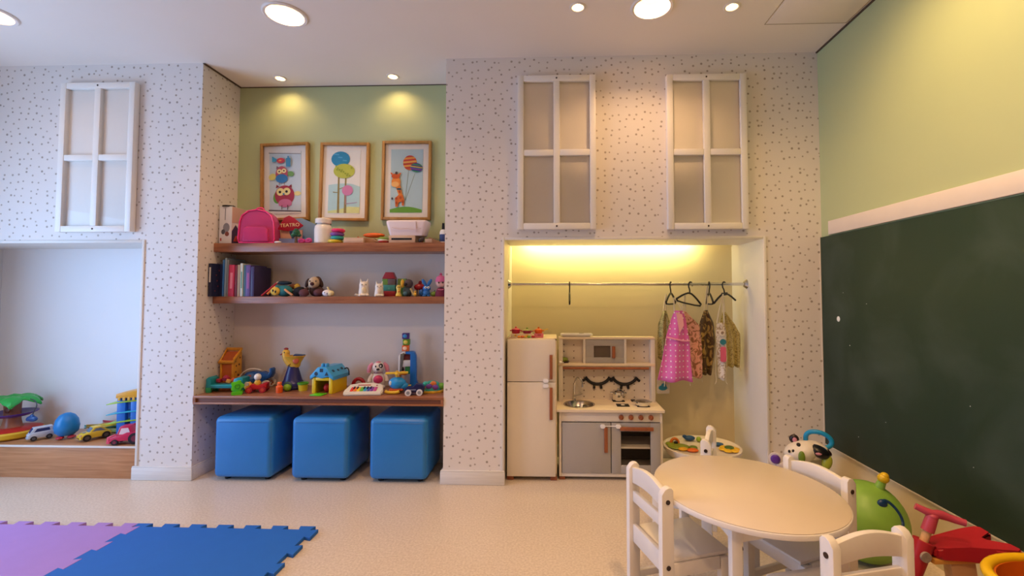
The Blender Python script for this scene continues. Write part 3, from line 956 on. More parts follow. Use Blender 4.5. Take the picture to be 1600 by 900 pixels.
fb = thing('toy_salad', 'green toy vegetable on a dark dish beside the fridge', 'toy food', (.075, ky + uy + .03, .745))
M().lathe([(0, 0), (.030, .001), (.040, .010), (.036, .010), (.028, .004), (0, .003)], n=20).build('dish', mat('dark_dish', '#4a2f2a', .4), fb)
M().ell((0, 0, .020), (.030, .022, .018), 14, 8).ell((.012, .004, .022), (.018, .018, .014), 12, 8).build('leaf_mass', mat('olive_green', '#7c8f2e', .5, vary=.25, vscale=60), fb)
sp = thing('toy_ladle', 'small white toy spoon leaning by the fridge side', 'toy spoon', (.053, ky + uy - .03, .745))
M().cyl((.0, 0, .006), (.016, .02, .004), .004, n=8).ell((-.004, -.006, .010), (.011, .014, .010), 12, 8).build('spoon', M_WFRAME, sp)
# ------------------------------------------------------------------ toys: shared bits
def pl(h, rough=.32):
    return mat('plastic_' + h.strip('#') + ('_m' if rough > .5 else ''), h, rough, vary=.03)
def cl(h):
    return mat('cloth_' + h.strip('#'), h, .85, vary=.12, vscale=40)
def face(x, y):
    return math.atan2(-x, y)
def parts(t, items):
    out = {}
    for nm, h, m in items:
        out[nm] = m.build(nm, pl(h) if isinstance(h, str) else h, t)
    return out
BLK, WHT = '#17161a', '#ece8e2'
def wheel(t, x, y, z, r, w, tyre, hub, axis='y'):
    d = (0, w / 2, 0) if axis == 'y' else (w / 2, 0, 0)
    o = M()
    o.cyl((x - d[0], y - d[1], z), (x + d[0], y + d[1], z), r, n=20)
    wl = o.build('wheel', pl(tyre), t)
    s = 1.06
    M().cyl((x - d[0] * s, y - d[1] * s, z), (x + d[0] * s, y + d[1] * s, z), r * .55, n=16).build('hub', pl(hub), wl)
    return wl

# ------------------------------------------------------------------ top shelf
Y1 = 3.20
t = thing('toy_box', 'tall white cardboard box with printed side, far left of the top shelf', 'box', (-2.356, 3.17, S1))
M().bb(-.046, .046, 0, .17, 0, .270, .002).build('carton', mat('carton_white', '#e4e2e2', .5), t)
M().cyl((0, .03, .268), (0, .03, .278), .04, n=24).build('lid', M_BLKP, t)
M().prism([(.003, .003), (.167, .003), (.167, .12), (.12, .16), (.08, .10), (.04, .14), (.003, .09)], .0462, .0472, 'x').build('side_print', pl('#4a3f63', .6), t)
M().prism([(.02, .02), (.15, .02), (.13, .07), (.04, .06)], .0474, .0480, 'x').build('side_print', pl('#c9584a', .6), t)
M().prism([(.003, .15), (.167, .17), (.167, .268), (.003, .268)], .0462, .0470, 'x').build('side_print', pl('#d9b7a8', .6), t)
M().flat(circ(.008, .115, .024, .034), -.0006).build('front_print', pl('#8b8b92', .6), t)
M().flat(circ(-.014, .085, .014, .018), -.0010).build('front_print', pl('#55555c', .6), t)
M().flat(circ(.014, .070, .015, .017), -.0012).build('front_print', pl('#8a4a3c', .6), t)
M().flat([(-.004, .17), (.000, .17), (.000, .255), (-.004, .255)], -.0008).build('front_print', pl('#6a6a72', .6), t)
M().flat([(-.036, .02), (-.026, .02), (-.026, .04), (-.036, .04)], -.0008).build('front_print', pl('#b8463c', .6), t)

M_PVC = mat('pink_vinyl', '#f2609f', .18, trans=.55, ior=1.2, vary=0)
M_PVC2 = mat('pink_vinyl_rim', '#f2417e', .2)
t = thing('backpack', 'glossy translucent pink vinyl backpack on the top shelf', 'backpack', (-2.122, 3.200, S1), R(10))
prof = [(-.118, .0), (.118, 0), (.124, .03), (.116, .150), (.100, .198), (.060, .232), (0, .244), (-.060, .232), (-.100, .198), (-.116, .150), (-.124, .03)]
M().prism(prof, -.050, .060, 'y', .014, 3).build('bag_body', M_PVC, t, ang=70)
M().tube([(p[0] * .97, -.052, p[1] * .97 + .004) for p in prof], .005, 8, True).build('zip_piping', M_PVC2, t)
M().prism([(-.085, .012), (.085, .012), (.08, .10), (.06, .118), (-.06, .118), (-.08, .10)], -.068, -.048, 'y', .008, 3).build('pocket', M_PVC, t, ang=70)
M().tube([(-.03, .0, .238), (-.02, .0, .262), (.02, 0, .262), (.03, 0, .238)], .005, 8, smooth=2).build('loop_handle', M_PVC2, t)

t = thing('toy_theatre', 'toy puppet theatre with red TEATRO roof on a blue board', 'toy theatre', (-1.897, 3.305, S1), R(8))
M().prism([(-.115, .0), (.120, .0), (.120, .160), (.02, .205), (-.115, .19)], .0, .010, 'y', .002).build('backdrop', pl('#7d9cc4', .55), t)
M().rbox(-.115, .06, 0, .045, -.05, 0, .004).build('stage_base', pl('#7f93c8'), t)
rf = M().prism([(-.125, .108), (-.078, .196), (-.045, .212), (-.010, .196), (.058, .140), (.020, .112), (-.05, .098)], -.062, -.050, 'y', .003).build('roof', pl('#a3182e'), t)
M().prism([(-.105, .045), (-.03, .045), (-.045, .08), (-.05, .11), (-.105, .11)], -.046, -.034, 'y', .004).build('curtain', cl('#c79c86'), t)
M().prism([(.045, .045), (-.015, .045), (-.005, .08), (.02, .11), (.045, .11)], -.046, -.034, 'y', .004).build('curtain', cl('#b98874'), t)
fc = bpy.data.curves.new('lettering', 'FONT')
fc.body = 'TEATRO'
fc.size = .036
fc.extrude = .001
fc.align_x = 'CENTER'
fo = bpy.data.objects.new('lettering_tmp', fc)
COL.objects.link(fo)
bpy.context.view_layer.update()
me = bpy.data.meshes.new_from_object(fo.evaluated_get(bpy.context.evaluated_depsgraph_get()))
bpy.data.objects.remove(fo)
me.materials.append(pl('#f0d9a0', .6))
lt = bpy.data.objects.new('lettering', me)
COL.objects.link(lt)
lt.parent = rf
lt.location = (-.036, -.0632, .130)
lt.rotation_euler = (R(90), R(-4), 0)
t = thing('toy_tree', 'small dark green toy tree in front of the toy theatre', 'toy tree', (-1.838, 3.172, S1), .5)
parts(t, [('trunk', '#5a4636', M().cyl((0, 0, 0), (0, 0, .05), .012, .008)),
          ('foliage', '#1f5a3c', M().ell((0, 0, .075), (.026, .018, .026)).ell((-.018, 0, .058), (.016, .014, .014)).ell((.018, 0, .060), (.016, .014, .014)).ell((0, -.006, .095), (.014, .012, .012)))])
t = thing('toy_shell', 'small white toy piece lying beside the pink backpack', 'toy', (-1.965, 3.165, S1))
parts(t, [('shell', WHT, M().ell((0, 0, .008), (.026, .014, .008))), ('rim', '#d8d0c4', M().tube([(-.024, 0, .006), (0, -.013, .004), (.024, 0, .006)], .002, 6, smooth=1))])
t = thing('toy_pliers', 'magenta plastic toy in two lobes left of the white jar', 'toy', (-1.775, 3.18, S1))
parts(t, [('lobe', '#b8306e', M().tube([(-.05, 0, .012), (-.03, 0, .030), (0, 0, .018), (-.02, 0, .008)], .010, 8, True, 1)),
          ('second_lobe', '#c43f7c', M().tube([(.0, 0, .014), (.024, 0, .034), (.048, 0, .022), (.03, 0, .010)], .010, 8, True, 1))])
t = thing('plastic_jar', 'white plastic screw-top jar on the top shelf', 'jar', (-1.665, 3.22, S1))
M_JAR = mat('jar_white', '#e9e4dc', .22, vary=.01)
M().lathe([(0, 0), (.054, 0), (.060, .006), (.0605, .10), (.056, .128), (.044, .142), (.044, .150), (0, .150)], n=32).build('body', M_JAR, t)
M().lathe([(.052, .146), (.055, .149), (.055, .178), (.050, .183), (0, .183)], n=32).build('lid', M_JAR, t)
for i, (x, z, rx, c, lab) in enumerate([(-1.560, .013, .050, '#e0c234', 'yellow disc, bottom of the small stack'), (-1.546, .039, .046, '#2f9f9a', 'teal disc, second from the bottom of the small stack'), (-1.548, .065, .048, '#7f4a9c', 'purple disc, third from the bottom of the small stack'), (-1.540, .092, .046, '#e0306a', 'pink disc, top of the small stack')]):
    o = M().lathe([(0, -.011), (rx * .8, -.011), (rx, -.003), (rx, .005), (rx * .85, .013), (0, .014)], n=24).build('stacking_disc', pl(c), None)
    o.location = (x, 3.19, S1 + z - .001)
    tag(o, lab, 'stacking toy', 'stacking discs')
t = thing('wooden_box', 'low pale wooden box between the disc stack and orange toy', 'box', (-1.418, 3.195, S1))
M_PALE = wood_mat('pale_wood', '#c7a58a', '#d8ba9f', .5, (2, 10, 10))
M_MIDW = wood_mat('mid_wood', '#9c6f4c', '#b3855e', .5, (2, 10, 10))
M().bb(-.072, .072, -.03, .06, 0, .034, .002).build('tray', M_PALE, t)
M().bb(-.070, .070, -.028, .058, .034, .039, .001).build('lid', M_PALE, t)
t = thing('wooden_ramp', 'orange-topped wooden toy with a crank handle', 'wooden toy', (-1.315, 3.225, S1))
parts(t, [('body', M_MIDW, M().prism([(-.05, 0), (.05, 0), (.03, .035), (-.05, .045)], -.03, .03, 'y', .003)),
          ('orange_pad', '#e2621f', M().ell((.02, 0, .062), (.080, .035, .018))), ('crank', '#c2461c', M().tube([(-.05, -.02, .04), (-.085, -.02, .042), (-.09, -.02, .050)], .005, 8)),
          ('handle', M_MIDW, M().tube([(.03, -.045, .03), (.06, -.05, .012), (.08, -.05, .008)], .005, 8))])
t = thing('toy_burger', 'small layered green, white and red toy food', 'toy food', (-1.212, 3.195, S1))
parts(t, [('top_layer', '#7f9a3a', M().lathe([(.040, .026), (.040, .034), (.028, .044), (0, .047)], n=20)), ('middle_layer', '#e8e0cc', M().lathe([(0, .016), (.039, .016), (.041, .021), (.039, .027), (0, .027)], n=20)),
          ('bottom_layer', '#b02f26', M().lathe([(0, 0), (.030, 0), (.039, .008), (.038, .016), (0, .016)], n=20))])
t = thing('wooden_box', 'wooden box with a long dark slot under the white tub', 'box', (-1.075, 3.205, S1))
M().bb(-.094, .094, -.03, .09, 0, .054, .002).build('body', M_PALE, t)
M().bb(-.075, .072, -.0312, -.0295, .022, .036).build('slot', M_BLACK, t)
tb = thing('plastic_tub', 'pale pinkish plastic tub standing on the slotted box', 'tub', (-1.045, 3.235, S1 + .054))
M_TUB = mat('tub_pink_white', '#ecd9d6', .35, vary=.01)
def tub(w0, w1, d, hh):
    m = M()
    r0 = rrect(-w0 / 2, w0 / 2, -d / 2, d / 2, .02, 4)
    r1 = rrect(-w1 / 2, w1 / 2, -d / 2 - .01, d / 2 + .01, .03, 4)
    rows = []
    for r_, z, k in ((r0, 0, .96), (r0, .006, 1), (r1, hh - .012, 1), (r1, hh, .99), (r1, hh + .004, .94), (r1, hh - .004, .90), (r0, .02, .94)):
        rows.append([m.bm.verts.new((p[0] * k, p[1] * k, z)) for p in r_])
    n = len(r0)
    for a, b_ in zip(rows, rows[1:]):
        for i in range(n):
            m.bm.faces.new((a[i], a[(i + 1) % n], b_[(i + 1) % n], b_[i]))
    m.bm.faces.new(rows[0][::-1])
    m.bm.faces.new(rows[-1])
    return m
tub(.25, .30, .11, .105).build('bowl', M_TUB, tb, ang=50)
M().tube([(-.10, -.069, .055), (-.05, -.066, .042), (0, -.066, .048), (.06, -.066, .038), (.11, -.070, .050)], .0022, 6, smooth=2).build('moulded_line', mat('tub_line', '#d9bfbd', .4), tb)
M().bb(.070, .072, -.069, -.062, .02, .10).build('seam', mat('tub_line', '#d9bfbd', .4), tb)
t = thing('toy_plug', 'small dark lump between the slotted box and wooden block', 'toy', (-.945, 3.20, S1))
parts(t, [('body', '#3a2f2c', M().ell((0, 0, .022), (.020, .016, .022))), ('cap', '#5a4a44', M().ell((.012, 0, .036), (.014, .012, .010)))])
t = thing('wooden_block', 'small pale wooden wedge at the right of the top shelf', 'wooden toy', (-.858, 3.205, S1))
parts(t, [('block', M_PALE, M().bb(-.055, -.005, -.02, .02, 0, .030, .002)), ('wedge', M_MIDW, M().prism([(-.005, 0), (.062, 0), (.058, .008), (-.02, .042), (-.03, .042), (-.03, .031), (-.005, .031)], -.018, .022, 'y', .002))])
t = thing('spray_bottle', 'white and navy bottle half hidden at the right end of the top shelf', 'bottle', (-.795, 3.24, S1))
parts(t, [('body', WHT, M().lathe([(0, 0), (.024, 0), (.026, .004), (.026, .08), (.020, .098), (.010, .104), (0, .104)], n=20)), ('label', '#34477c', M().lathe([(.0265, .015), (.0268, .016), (.0268, .066), (.0265, .067)], n=20)), ('cap', BLK, M().cyl((0, 0, .102), (0, 0, .150), .011, .009))])

# ------------------------------------------------------------------ middle shelf: books
M_PAGE = mat('paper', '#e6dfd2', .8, vary=.05, vscale=80)
def book(x0, x1, hh, dep, y0, c, label, lean=0.0, spine=None, sc=None):
    w = x1 - x0
    t = thing('book', label, 'book', ((x0 + x1) / 2, y0, S2), 0, 'books on the middle shelf', ry=R(lean))
    m = mat('cover_' + c.strip('#'), c, .4, vary=.06, vscale=20)
    ct = min(.0022, w * .14)
    M().bb(-w / 2, -w / 2 + ct, 0, dep, 0, hh).build('back_cover', m, t)
    M().bb(w / 2 - ct, w / 2, 0, dep, 0, hh).build('front_cover', m, t)
    sp_ = M().bb(-w / 2, w / 2, -.0015, .0015, 0, hh, .0006).build('spine', m if not spine else mat('cover_' + spine.strip('#'), spine, .4), t)
    M().bb(-w / 2 + ct, w / 2 - ct, .002, dep - .004, .003, hh - .003).build('pages', M_PAGE, t)
    if sc:
        M().bb(-w * .22, w * .22, -.0021, -.0014, hh * .25, hh * .75).build('spine_print', mat('cover_' + sc.strip('#'), sc, .5), sp_)
    return t
b = book(-2.411, -2.385, .232, .21, 3.095, '#1d2140', 'navy blue book at the far left, jutting past the shelf edge')
M().flat([(-.006, .10), (.004, .10), (.004, .205), (-.006, .205)], -.0022).build('spine_label', M_PAGE, b)
for i in range(14):
    M().ell((.0132, .03 + (i * 53 % 150) / 1000, .04 + (i * 37 % 150) / 1000), (.0006, .004, .005), 8, 5).build('cover_print', pl('#a8453f', .6), b)
book(-2.382, -2.362, .232, .20, 3.165, '#20264a', 'thin dark blue book beside the navy one', 0)
book(-2.360, -2.348, .262, .19, 3.16, '#3c78b8', 'tall thin light blue book', .5)
book(-2.345, -2.333, .274, .19, 3.16, '#8fa3b4', 'tallest thin grey book, leaning slightly', .8)
book(-2.330, -2.318, .262, .19, 3.165, '#8a8d92', 'thin pale grey book left of the pink one')
book(-2.312, -2.272, .226, .17, 3.155, '#c83a5c', 'thick pink-red book with pale spine lettering', 1.0, sc='#e58a9e')
book(-2.268, -2.252, .222, .17, 3.16, '#7a2f40', 'thin dark red book right of the pink one')
book(-2.249, -2.231, .226, .17, 3.16, '#b8a488', 'thin tan book right of the dark red one')
book(-2.224, -2.206, .236, .18, 3.155, '#cfd6cc', 'thin white book with green spine print', -.5, sc='#5f9a86')
book(-2.203, -2.190, .224, .18, 3.16, '#3f6a78', 'thin teal book left of the thick purple one')
book(-2.186, -2.152, .224, .18, 3.155, '#5f4a8c', 'thick purple book with pink spine lettering', 0, sc='#a05a9c')
book(-2.148, -2.124, .212, .19, 3.155, '#3a2f5e', 'dark violet book, rightmost of the row')

# pile of small things beside the books
def rod(nm, label, p0, p1, r, c, tip=None, cat='pencil'):
    p0, p1 = Vector(p0), Vector(p1)
    t = thing(nm, label, cat, p0, group='pens in the pile')
    d = p1 - p0
    M().cyl((0, 0, 0), d * .9, r, n=10).build('barrel', pl(c), t)
    M().cyl(d * .9, d, r, r * .3, 10).build('tip', pl(tip or c), t)
rod('toy_stick', 'long red stick leaning on the book row pile', (-2.075, 3.165, S2 + .006), (-1.975, 3.20, S2 + .108), .006, '#b0303e', '#e0c8b0', 'toy stick')
rod('toy_stick', 'short orange stick in front of the teal soft toy', (-2.030, 3.160, S2 + .016), (-1.990, 3.20, S2 + .080), .008, '#d9783c', None, 'toy stick')
t = thing('cloth_doll', 'teal and yellow soft toy lying in the pile by the books', 'soft toy', (-1.950, 3.205, S2))
parts(t, [('body', cl('#2f7c86'), M().ell((.01, .01, .040), (.058, .045, .042)).ell((-.03, .0, .056), (.03, .03, .026))), ('yellow_patch', cl('#d8b44a'), M().ell((-.030, -.034, .038), (.034, .018, .030))),
          ('eye', BLK, M().ell((-.036, -.052, .042), (.006, .004, .009)).ell((-.018, -.052, .034), (.006, .004, .009))), ('arm', cl('#c98f62'), M().tube([(.04, -.035, .05), (.075, -.04, .025), (.10, -.04, .010)], .008, 8, smooth=1)),
          ('cap', cl('#22303c'), M().ell((.0, .015, .098), (.060, .03, .014)))])
t = thing('cloth_doll', 'tan and yellow soft toy leaning on the dark cloth bag', 'soft toy', (-1.893, 3.262, S2), scale=.92)
parts(t, [('head', cl('#b9794f'), M().ell((-.02, .02, .080), (.035, .026, .022))), ('hair', cl('#d6b24c'), M().ell((.022, .0, .070), (.024, .022, .034)).ell((.020, -.010, .040), (.014, .014, .02))), ('body', cl('#6a5a50'), M().ell((.01, .01, .03), (.03, .03, .03)))])
t = thing('cloth_bag', 'soft black cloth pouch beside the brown dog', 'bag', (-1.822, 3.225, S2), scale=.82)
parts(t, [('pouch', cl('#15161f'), M().ell((-.01, 0, .042), (.058, .05, .044)).ell((.028, 0, .024), (.035, .04, .025))), ('drawstring', cl('#8a9a90'), M().tube([(.015, -.05, .03), (.025, -.055, .015), (.02, -.055, .004)], .003, 6, smooth=1))])
t = thing('plush_dog', 'sitting brown plush dog with cream face on the middle shelf', 'soft toy', (-1.728, 3.225, S2), R(20))
parts(t, [('body', cl('#5a3f38'), M().ell((.01, .02, .045), (.045, .040, .046))), ('head', cl('#c7b298'), M().ell((0, 0, .100), (.040, .038, .042)).ell((-.004, -.024, .084), (.030, .026, .024))),
          ('nose', cl('#4a2a2c'), M().ell((-.006, -.050, .090), (.014, .008, .013))), ('crown', cl('#6a5244'), M().ell((.020, .014, .108), (.030, .032, .038)))])
for s in (-1, 1):
    M().ell((s * .045, .004, .098), (.013, .022, .034), rot=(0, s * -.3, 0)).build('ear', cl('#3f2a26'), t)
    M().ell((s * .020 - .004, -.034, .110), (.004, .004, .006), 10, 6).build('eye', pl(BLK), t)
    M().ell((s * .046 - .01, -.050, .026), (.034, .030, .028)).build('foot', cl('#5c363e'), t)
    M().tube([(s * .040, .0, .060), (s * .062, -.015, .040), (s * .068, -.02, .020)], .012, 8, smooth=1).build('arm', cl('#4f3832'), t)
t = thing('toy_figure', 'small white and yellow toy at the front edge, right of the brown dog', 'toy', (-1.598, 3.175, S2), R(15))
parts(t, [('body', '#e6e2e6', M().ell((-.006, 0, .024), (.034, .022, .025))), ('head', '#e8d9a8', M().ell((.018, -.006, .022), (.024, .020, .021))), ('neck', '#e3cf96', M().tube([(.004, 0, .04), (-.002, 0, .056), (-.006, 0, .068)], .007, 8)),
          ('spot', '#5a6a9a', M().ell((-.004, -.021, .020), (.004, .003, .006)).ell((-.020, -.018, .028), (.004, .004, .004)))])
def cat_figure(x, y, s, rz, label, cream, tail):
    t = thing('cat_figurine', label, 'figurine', (x, y, S2), rz, 'white cat figurines', scale=s)
    w = cl('#ece6dc') if False else pl('#ece4d8')
    M().lathe([(0, 0), (.036, 0), (.042, .010), (.038, .040), (.034, .070), (.036, .090), (.030, .106), (.016, .114), (0, .116)], n=20, sy=.8).ell((0, -.034, .012), (.030, .016, .012)).build('body', w, t)
    for k in (-1, 1):
        M().cyl((k * .020, 0, .100), (k * .027, .002, .136), .012, .002, 10).build('ear', w, t)
        M().ell((k * .014, -.028, .090), (.0035, .003, .0045), 8, 6).build('eye', pl(BLK), t)
        M().ell((k * .026, -.036, .010), (.014, .014, .010)).build('paw', w, t)
    M().ell((.0, -.032, .080), (.004, .003, .003), 8, 6).build('nose', pl('#c98a7a'), t)
    M().ell((0, -.027, .045), (.020, .010, .026)).build('chest', pl(cream), t)
    if tail:
        M().tube([(-.03, .0, .008), (-.055, -.01, .010), (-.062, -.012, .018)], .009, 8, smooth=1).build('tail', w, t)
cat_figure(-1.352, 3.20, .93, R(22), 'larger white cat figurine with curled tail on the middle shelf', '#e6d6b4', True)
cat_figure(-1.238, 3.19, .80, R(20), 'smaller white cat figurine next to the block tower', '#e2d2c0', False)
bw = [('base_block', '#a33038', -.048, .048, 0, .040), ('teal_block', '#4a9a9c', -.048, .046, .040, .084), ('green_block', '#6f9a4a', -.048, -.008, .084, .128), ('grey_block', '#6a5a5e', -.008, .046, .084, .128)]
t = thing('block_tower', 'house-shaped tower of toy bricks with a red roof', 'toy blocks', (-1.190, 3.265, S2))
for nm, c, x0, x1, z0, z1 in bw:
    M().bb(x0, x1, -.022, .022, z0, z1 - .001, .002).build(nm, pl(c), t)
M().flat(circ(.002, .058, .008), -.0224).build('stud', pl('#68b4b4'), t)
M().prism([(-.050, .128), (.048, .128), (.026, .176), (-.026, .176)], -.022, .022, 'y', .002).build('roof_block', pl('#a8323a'), t)
t = thing('toy_blocks', 'green toy block behind the yellow bird figurine', 'toy blocks', (-1.105, 3.29, S2))
parts(t, [('lower_block', '#4a7a4a', M().bb(-.03, .03, -.02, .02, 0, .07, .002)), ('upper_block', '#8fb05a', M().bb(-.03, .03, -.02, .02, .07, .13, .002))])
t = thing('toy_bird', 'small pale yellow bird figurine in front of green blocks', 'figurine', (-1.092, 3.172, S2), R(18))
parts(t, [('body', '#e6c65a', M().lathe([(0, 0), (.020, 0), (.021, .012), (.013, .030), (.014, .045), (.018, .062), (.014, .078), (0, .083)], n=16)), ('beak', '#d8642a', M().cyl((0, -.012, .036), (0, -.024, .034), .006, .001, 8)),
          ('eye', BLK, M().ell((-.006, -.016, .066), (.003, .003, .005), 8, 6).ell((.006, -.016, .066), (.003, .003, .005), 8, 6)), ('foot', '#dca83c', M().ell((-.010, -.014, .005), (.012, .012, .005)).ell((.010, -.014, .005), (.012, .012, .005)))])
t = thing('toy_monkey', 'grey plush animal with one yellow ear on the middle shelf', 'soft toy', (-1.040, 3.215, S2), R(15), scale=.94)
parts(t, [('head', cl('#54474a'), M().ell((.004, 0, .098), (.034, .030, .034))), ('body', cl('#46545e'), M().ell((0, .005, .038), (.036, .030, .042))), ('muzzle', cl('#2a2326'), M().ell((-.016, -.026, .092), (.012, .010, .012))),
          ('ear', cl('#d8a83a'), M().ell((-.040, -.006, .098), (.014, .012, .032))), ('arm', cl('#b8a070'), M().tube([(.020, -.020, .060), (.034, -.030, .034), (.038, -.032, .012)], .008, 8, smooth=1)),
          ('leg', cl('#4f7484'), M().ell((-.018, -.024, .020), (.018, .018, .020)))])
t = thing('toy_crab', 'red toy with raised knob beside the blue rabbit', 'toy', (-.970, 3.262, S2))
parts(t, [('body', '#a5222a', M().ell((0, 0, .068), (.042, .026, .026))), ('knob', '#8a1a24', M().ell((.004, 0, .100), (.013, .012, .014))), ('stand', '#4a3a34', M().lathe([(0, 0), (.034, 0), (.030, .03), (.018, .050), (0, .05)], n=16))])
t = thing('toy_chick', 'tiny yellow chick figurine under the red toy', 'figurine', (-.975, 3.17, S2))
parts(t, [('body', '#d0a43a', M().ell((0, 0, .016), (.014, .012, .016)).ell((.002, -.002, .032), (.010, .009, .009))), ('beak', '#b85a24', M().cyl((.002, -.010, .032), (.002, -.016, .031), .003, .001, 8))])
t = thing('toy_rabbit', 'blue rabbit figurine with big upright ears', 'figurine', (-.902, 3.20, S2), R(14))
parts(t, [('body', '#2a6cb0', M().ell((0, 0, .026), (.026, .022, .028))), ('head', '#2f74ba', M().ell((.002, -.004, .058), (.028, .024, .022))), ('tail', '#245a96', M().ell((-.034, .010, .026), (.018, .018, .026)))])
for k in (-1, 1):
    M().ell((k * .018 + .002, 0, .098), (.012, .007, .030), rot=(0, k * .5, 0)).build('ear', pl('#2a6cb0'), t)
    e = M().ell((k * .010 + .004, -.026, .064), (.009, .005, .008), 10, 8).build('eye', pl(WHT), t)
    M().ell((k * .010 + .004, -.031, .064), (.003, .002, .004), 8, 6).build('pupil', pl(BLK), e)
    M().ell((k * .016, -.018, .006), (.012, .014, .007)).build('foot', pl('#2a6cb0'), t)
t = thing('toy_leaf', 'small lime green toy between the rabbit and the doll', 'toy', (-.852, 3.21, S2))
parts(t, [('body', '#7f9a35', M().ell((0, 0, .018), (.026, .016, .018))), ('stem', '#5f7a2a', M().cyl((0, 0, .03), (.008, 0, .046), .003, n=8))])
t = thing('toy_doll', 'small doll with a pink knitted hat at the right end of the middle shelf', 'doll', (-.800, 3.20, S2), R(14))
parts(t, [('dress', cl('#6e1f3a'), M().lathe([(0, 0), (.040, 0), (.036, .03), (.022, .060), (0, .066)], n=18)), ('head', '#d8a99a', M().ell((0, 0, .098), (.036, .032, .036))), ('hat', cl('#d0668c'), M().lathe([(.038, .104), (.039, .112), (.028, .140), (.010, .150), (0, .151)], n=18)),
          ('pompom', cl('#b04a72'), M().ell((0, 0, .158), .010)), ('eye', BLK, M().ell((-.014, -.029, .098), (.006, .004, .007)).ell((.014, -.029, .098), (.006, .004, .007))), ('trim', cl('#c86a7c'), M().tube([(-.02, -.028, .05), (0, -.032, .046), (.02, -.028, .05)], .004, 6, smooth=1))])

# ------------------------------------------------------------------ lowest shelf
TEAL, LIME = '#1f8f9c', '#58c81e'
t = thing('toy_wagon', 'teal toy wagon tray with raised prow at the left of the lowest shelf', 'toy', (-2.285, 3.135, S3), R(4))
wg = M().prism([(-.118, .030), (-.118, .095), (-.100, .108), (-.085, .095), (-.083, .056), (.060, .056), (.070, .095), (.095, .104), (.13, .10), (.13, .045), (.09, .030)], -.045, .045, 'y', .006, 2)
wg.build('tray', pl(TEAL), t)
M().bb(-.084, .062, -.047, .047, .044, .054, .002).build('side_rim', pl('#2aa6b4'), t)
for x in (-.100, .085):
    for y in (-.036, .036):
        M().prism([(x - .016, 0), (x + .014, 0), (x + .020, .036), (x - .020, .036)], y - .010, y + .010, 'y', .004).build('leg', pl('#2fa06a'), t)
for i, (x, z, c) in enumerate([(-.060, .075, '#a92638'), (-.028, .084, '#9a2040'), (.005, .072, '#d8a050'), (.035, .078, '#d85a30'), (-.01, .095, '#b02c44')]):
    o = M().box((0, 0, 0), (.030, .032, .026), .005, rz=.3 * i, ry=.2 * i).build('toy_cube', pl(c))
    o.location = (-2.285 + x, 3.14 + .012 * (i % 2), S3 + z)
    tag(o, ['dark red block at the left in the teal wagon', 'crimson block second from left in the teal wagon', 'tan block in the middle of the teal wagon', 'orange block at the right in the teal wagon', 'red block lying on top in the teal wagon'][i], 'toy block', 'blocks in the teal wagon')
OR, OR2 = '#dd9a2e', '#c4622a'
t = thing('toy_stable', 'tall orange toy tower with open slanted top and animal cut-outs', 'toy house', (-2.345, 3.255, S3), R(3), scale=(.66, .80, 1.08))
M().prism([(-.072, 0), (.060, 0), (.060, .185), (-.072, .185)], -.045, .058, 'y', .003).build('inner_body', pl(OR2), t)
for x in (-.072, .052):
    M().bb(x - .008, x + .010, -.056, -.040, 0, .190, .003).build('corner_post', pl(OR), t)
M().prism([(-.058, 0), (.060, 0), (.060, .235), (.040, .255), (-.058, .205)], .058, .068, 'x', .003).build('side_panel', pl(OR), t)
fr = M()
fr.tube([(-.085, -.060, .178), (.070, -.060, .178), (.070, .045, .256), (-.085, .045, .256)], .013, 8, True)
fr.build('slanted_rim', pl(OR), t)
M().box((-.008, -.008, .212), (.13, .10, .004), rx=R(36)).build('hopper_floor', pl('#a8501f'), t)
for y, z, r_ in ((-.03, .18, .007), (-.02, .15, .008), (.02, .155, .010), (-.025, .11, .008), (.01, .085, .012), (-.025, .05, .008), (.02, .035, .012), (.03, .2, .009)):
    M().prism(circ(y, z, r_, r_ * .8, 10), .0681, .0690, 'x').build('cut_out', pl('#5a2a16', .6), t)
for x, z in ((-.025, .08), (-.005, .055), (.015, .062)):
    M().flat(circ(x, z, .012, .009, 10), -.0458).build('cut_out', pl('#6a2414', .6), t)
NB = '#1c4f94'
t = thing('toy_elephant', 'blue pull-along elephant with round cream wheels and curved handle', 'toy', (-2.168, 3.285, S3), R(6), scale=.94)
prof = [(-.11, .050), (-.105, .085), (-.07, .120), (-.02, .128), (.02, .118), (.05, .122), (.075, .110), (.090, .105), (.100, .125), (.098, .148), (.112, .152), (.122, .140), (.122, .105), (.105, .075), (.075, .065), (.06, .045), (-.08, .040)]
M().prism(prof, -.032, .032, 'y', .008, 2).build('body', pl(NB), t)
M().flat(circ(-.035, .090, .034, .022), -.0330).build('ear_print', pl('#6a86b4'), t)
M().flat(circ(-.042, .094, .012, .008), -.0340).build('ear_print', pl('#c85a3a'), t)
M().tube([(-.12, -.03, .075), (-.10, -.035, .115), (-.05, -.036, .148), (.0, -.036, .150), (.045, -.034, .138)], .0042, 8, smooth=2).build('handle', pl('#e2d6c0'), t)
M().ell((-.120, -.03, .080), (.015, .014, .015)).build('handle_bead', pl('#c97a42'), t)
M().ell((-.118, -.03, .058), (.016, .014, .012)).build('handle_bead', pl('#1d2440'), t)
for x in (-.055, .085):
    for y in (-.044, .044):
        wl = M().cyl((x, y - .010, .030), (x, y + .010, .030), .030, n=22).build('wheel', pl('#e4dccb'), t)
        for k in range(5):
            a = 2 * PI * k / 5
            M().flat(circ(x + .013 * math.cos(a), .030 + .013 * math.sin(a), .007, n=10), y - .0105).build('petal_print', pl('#c8642c'), wl)
t = thing('toy_phone', 'lime green flower-shaped toy standing at the shelf front', 'toy', (-2.148, 3.045, S3), R(28))
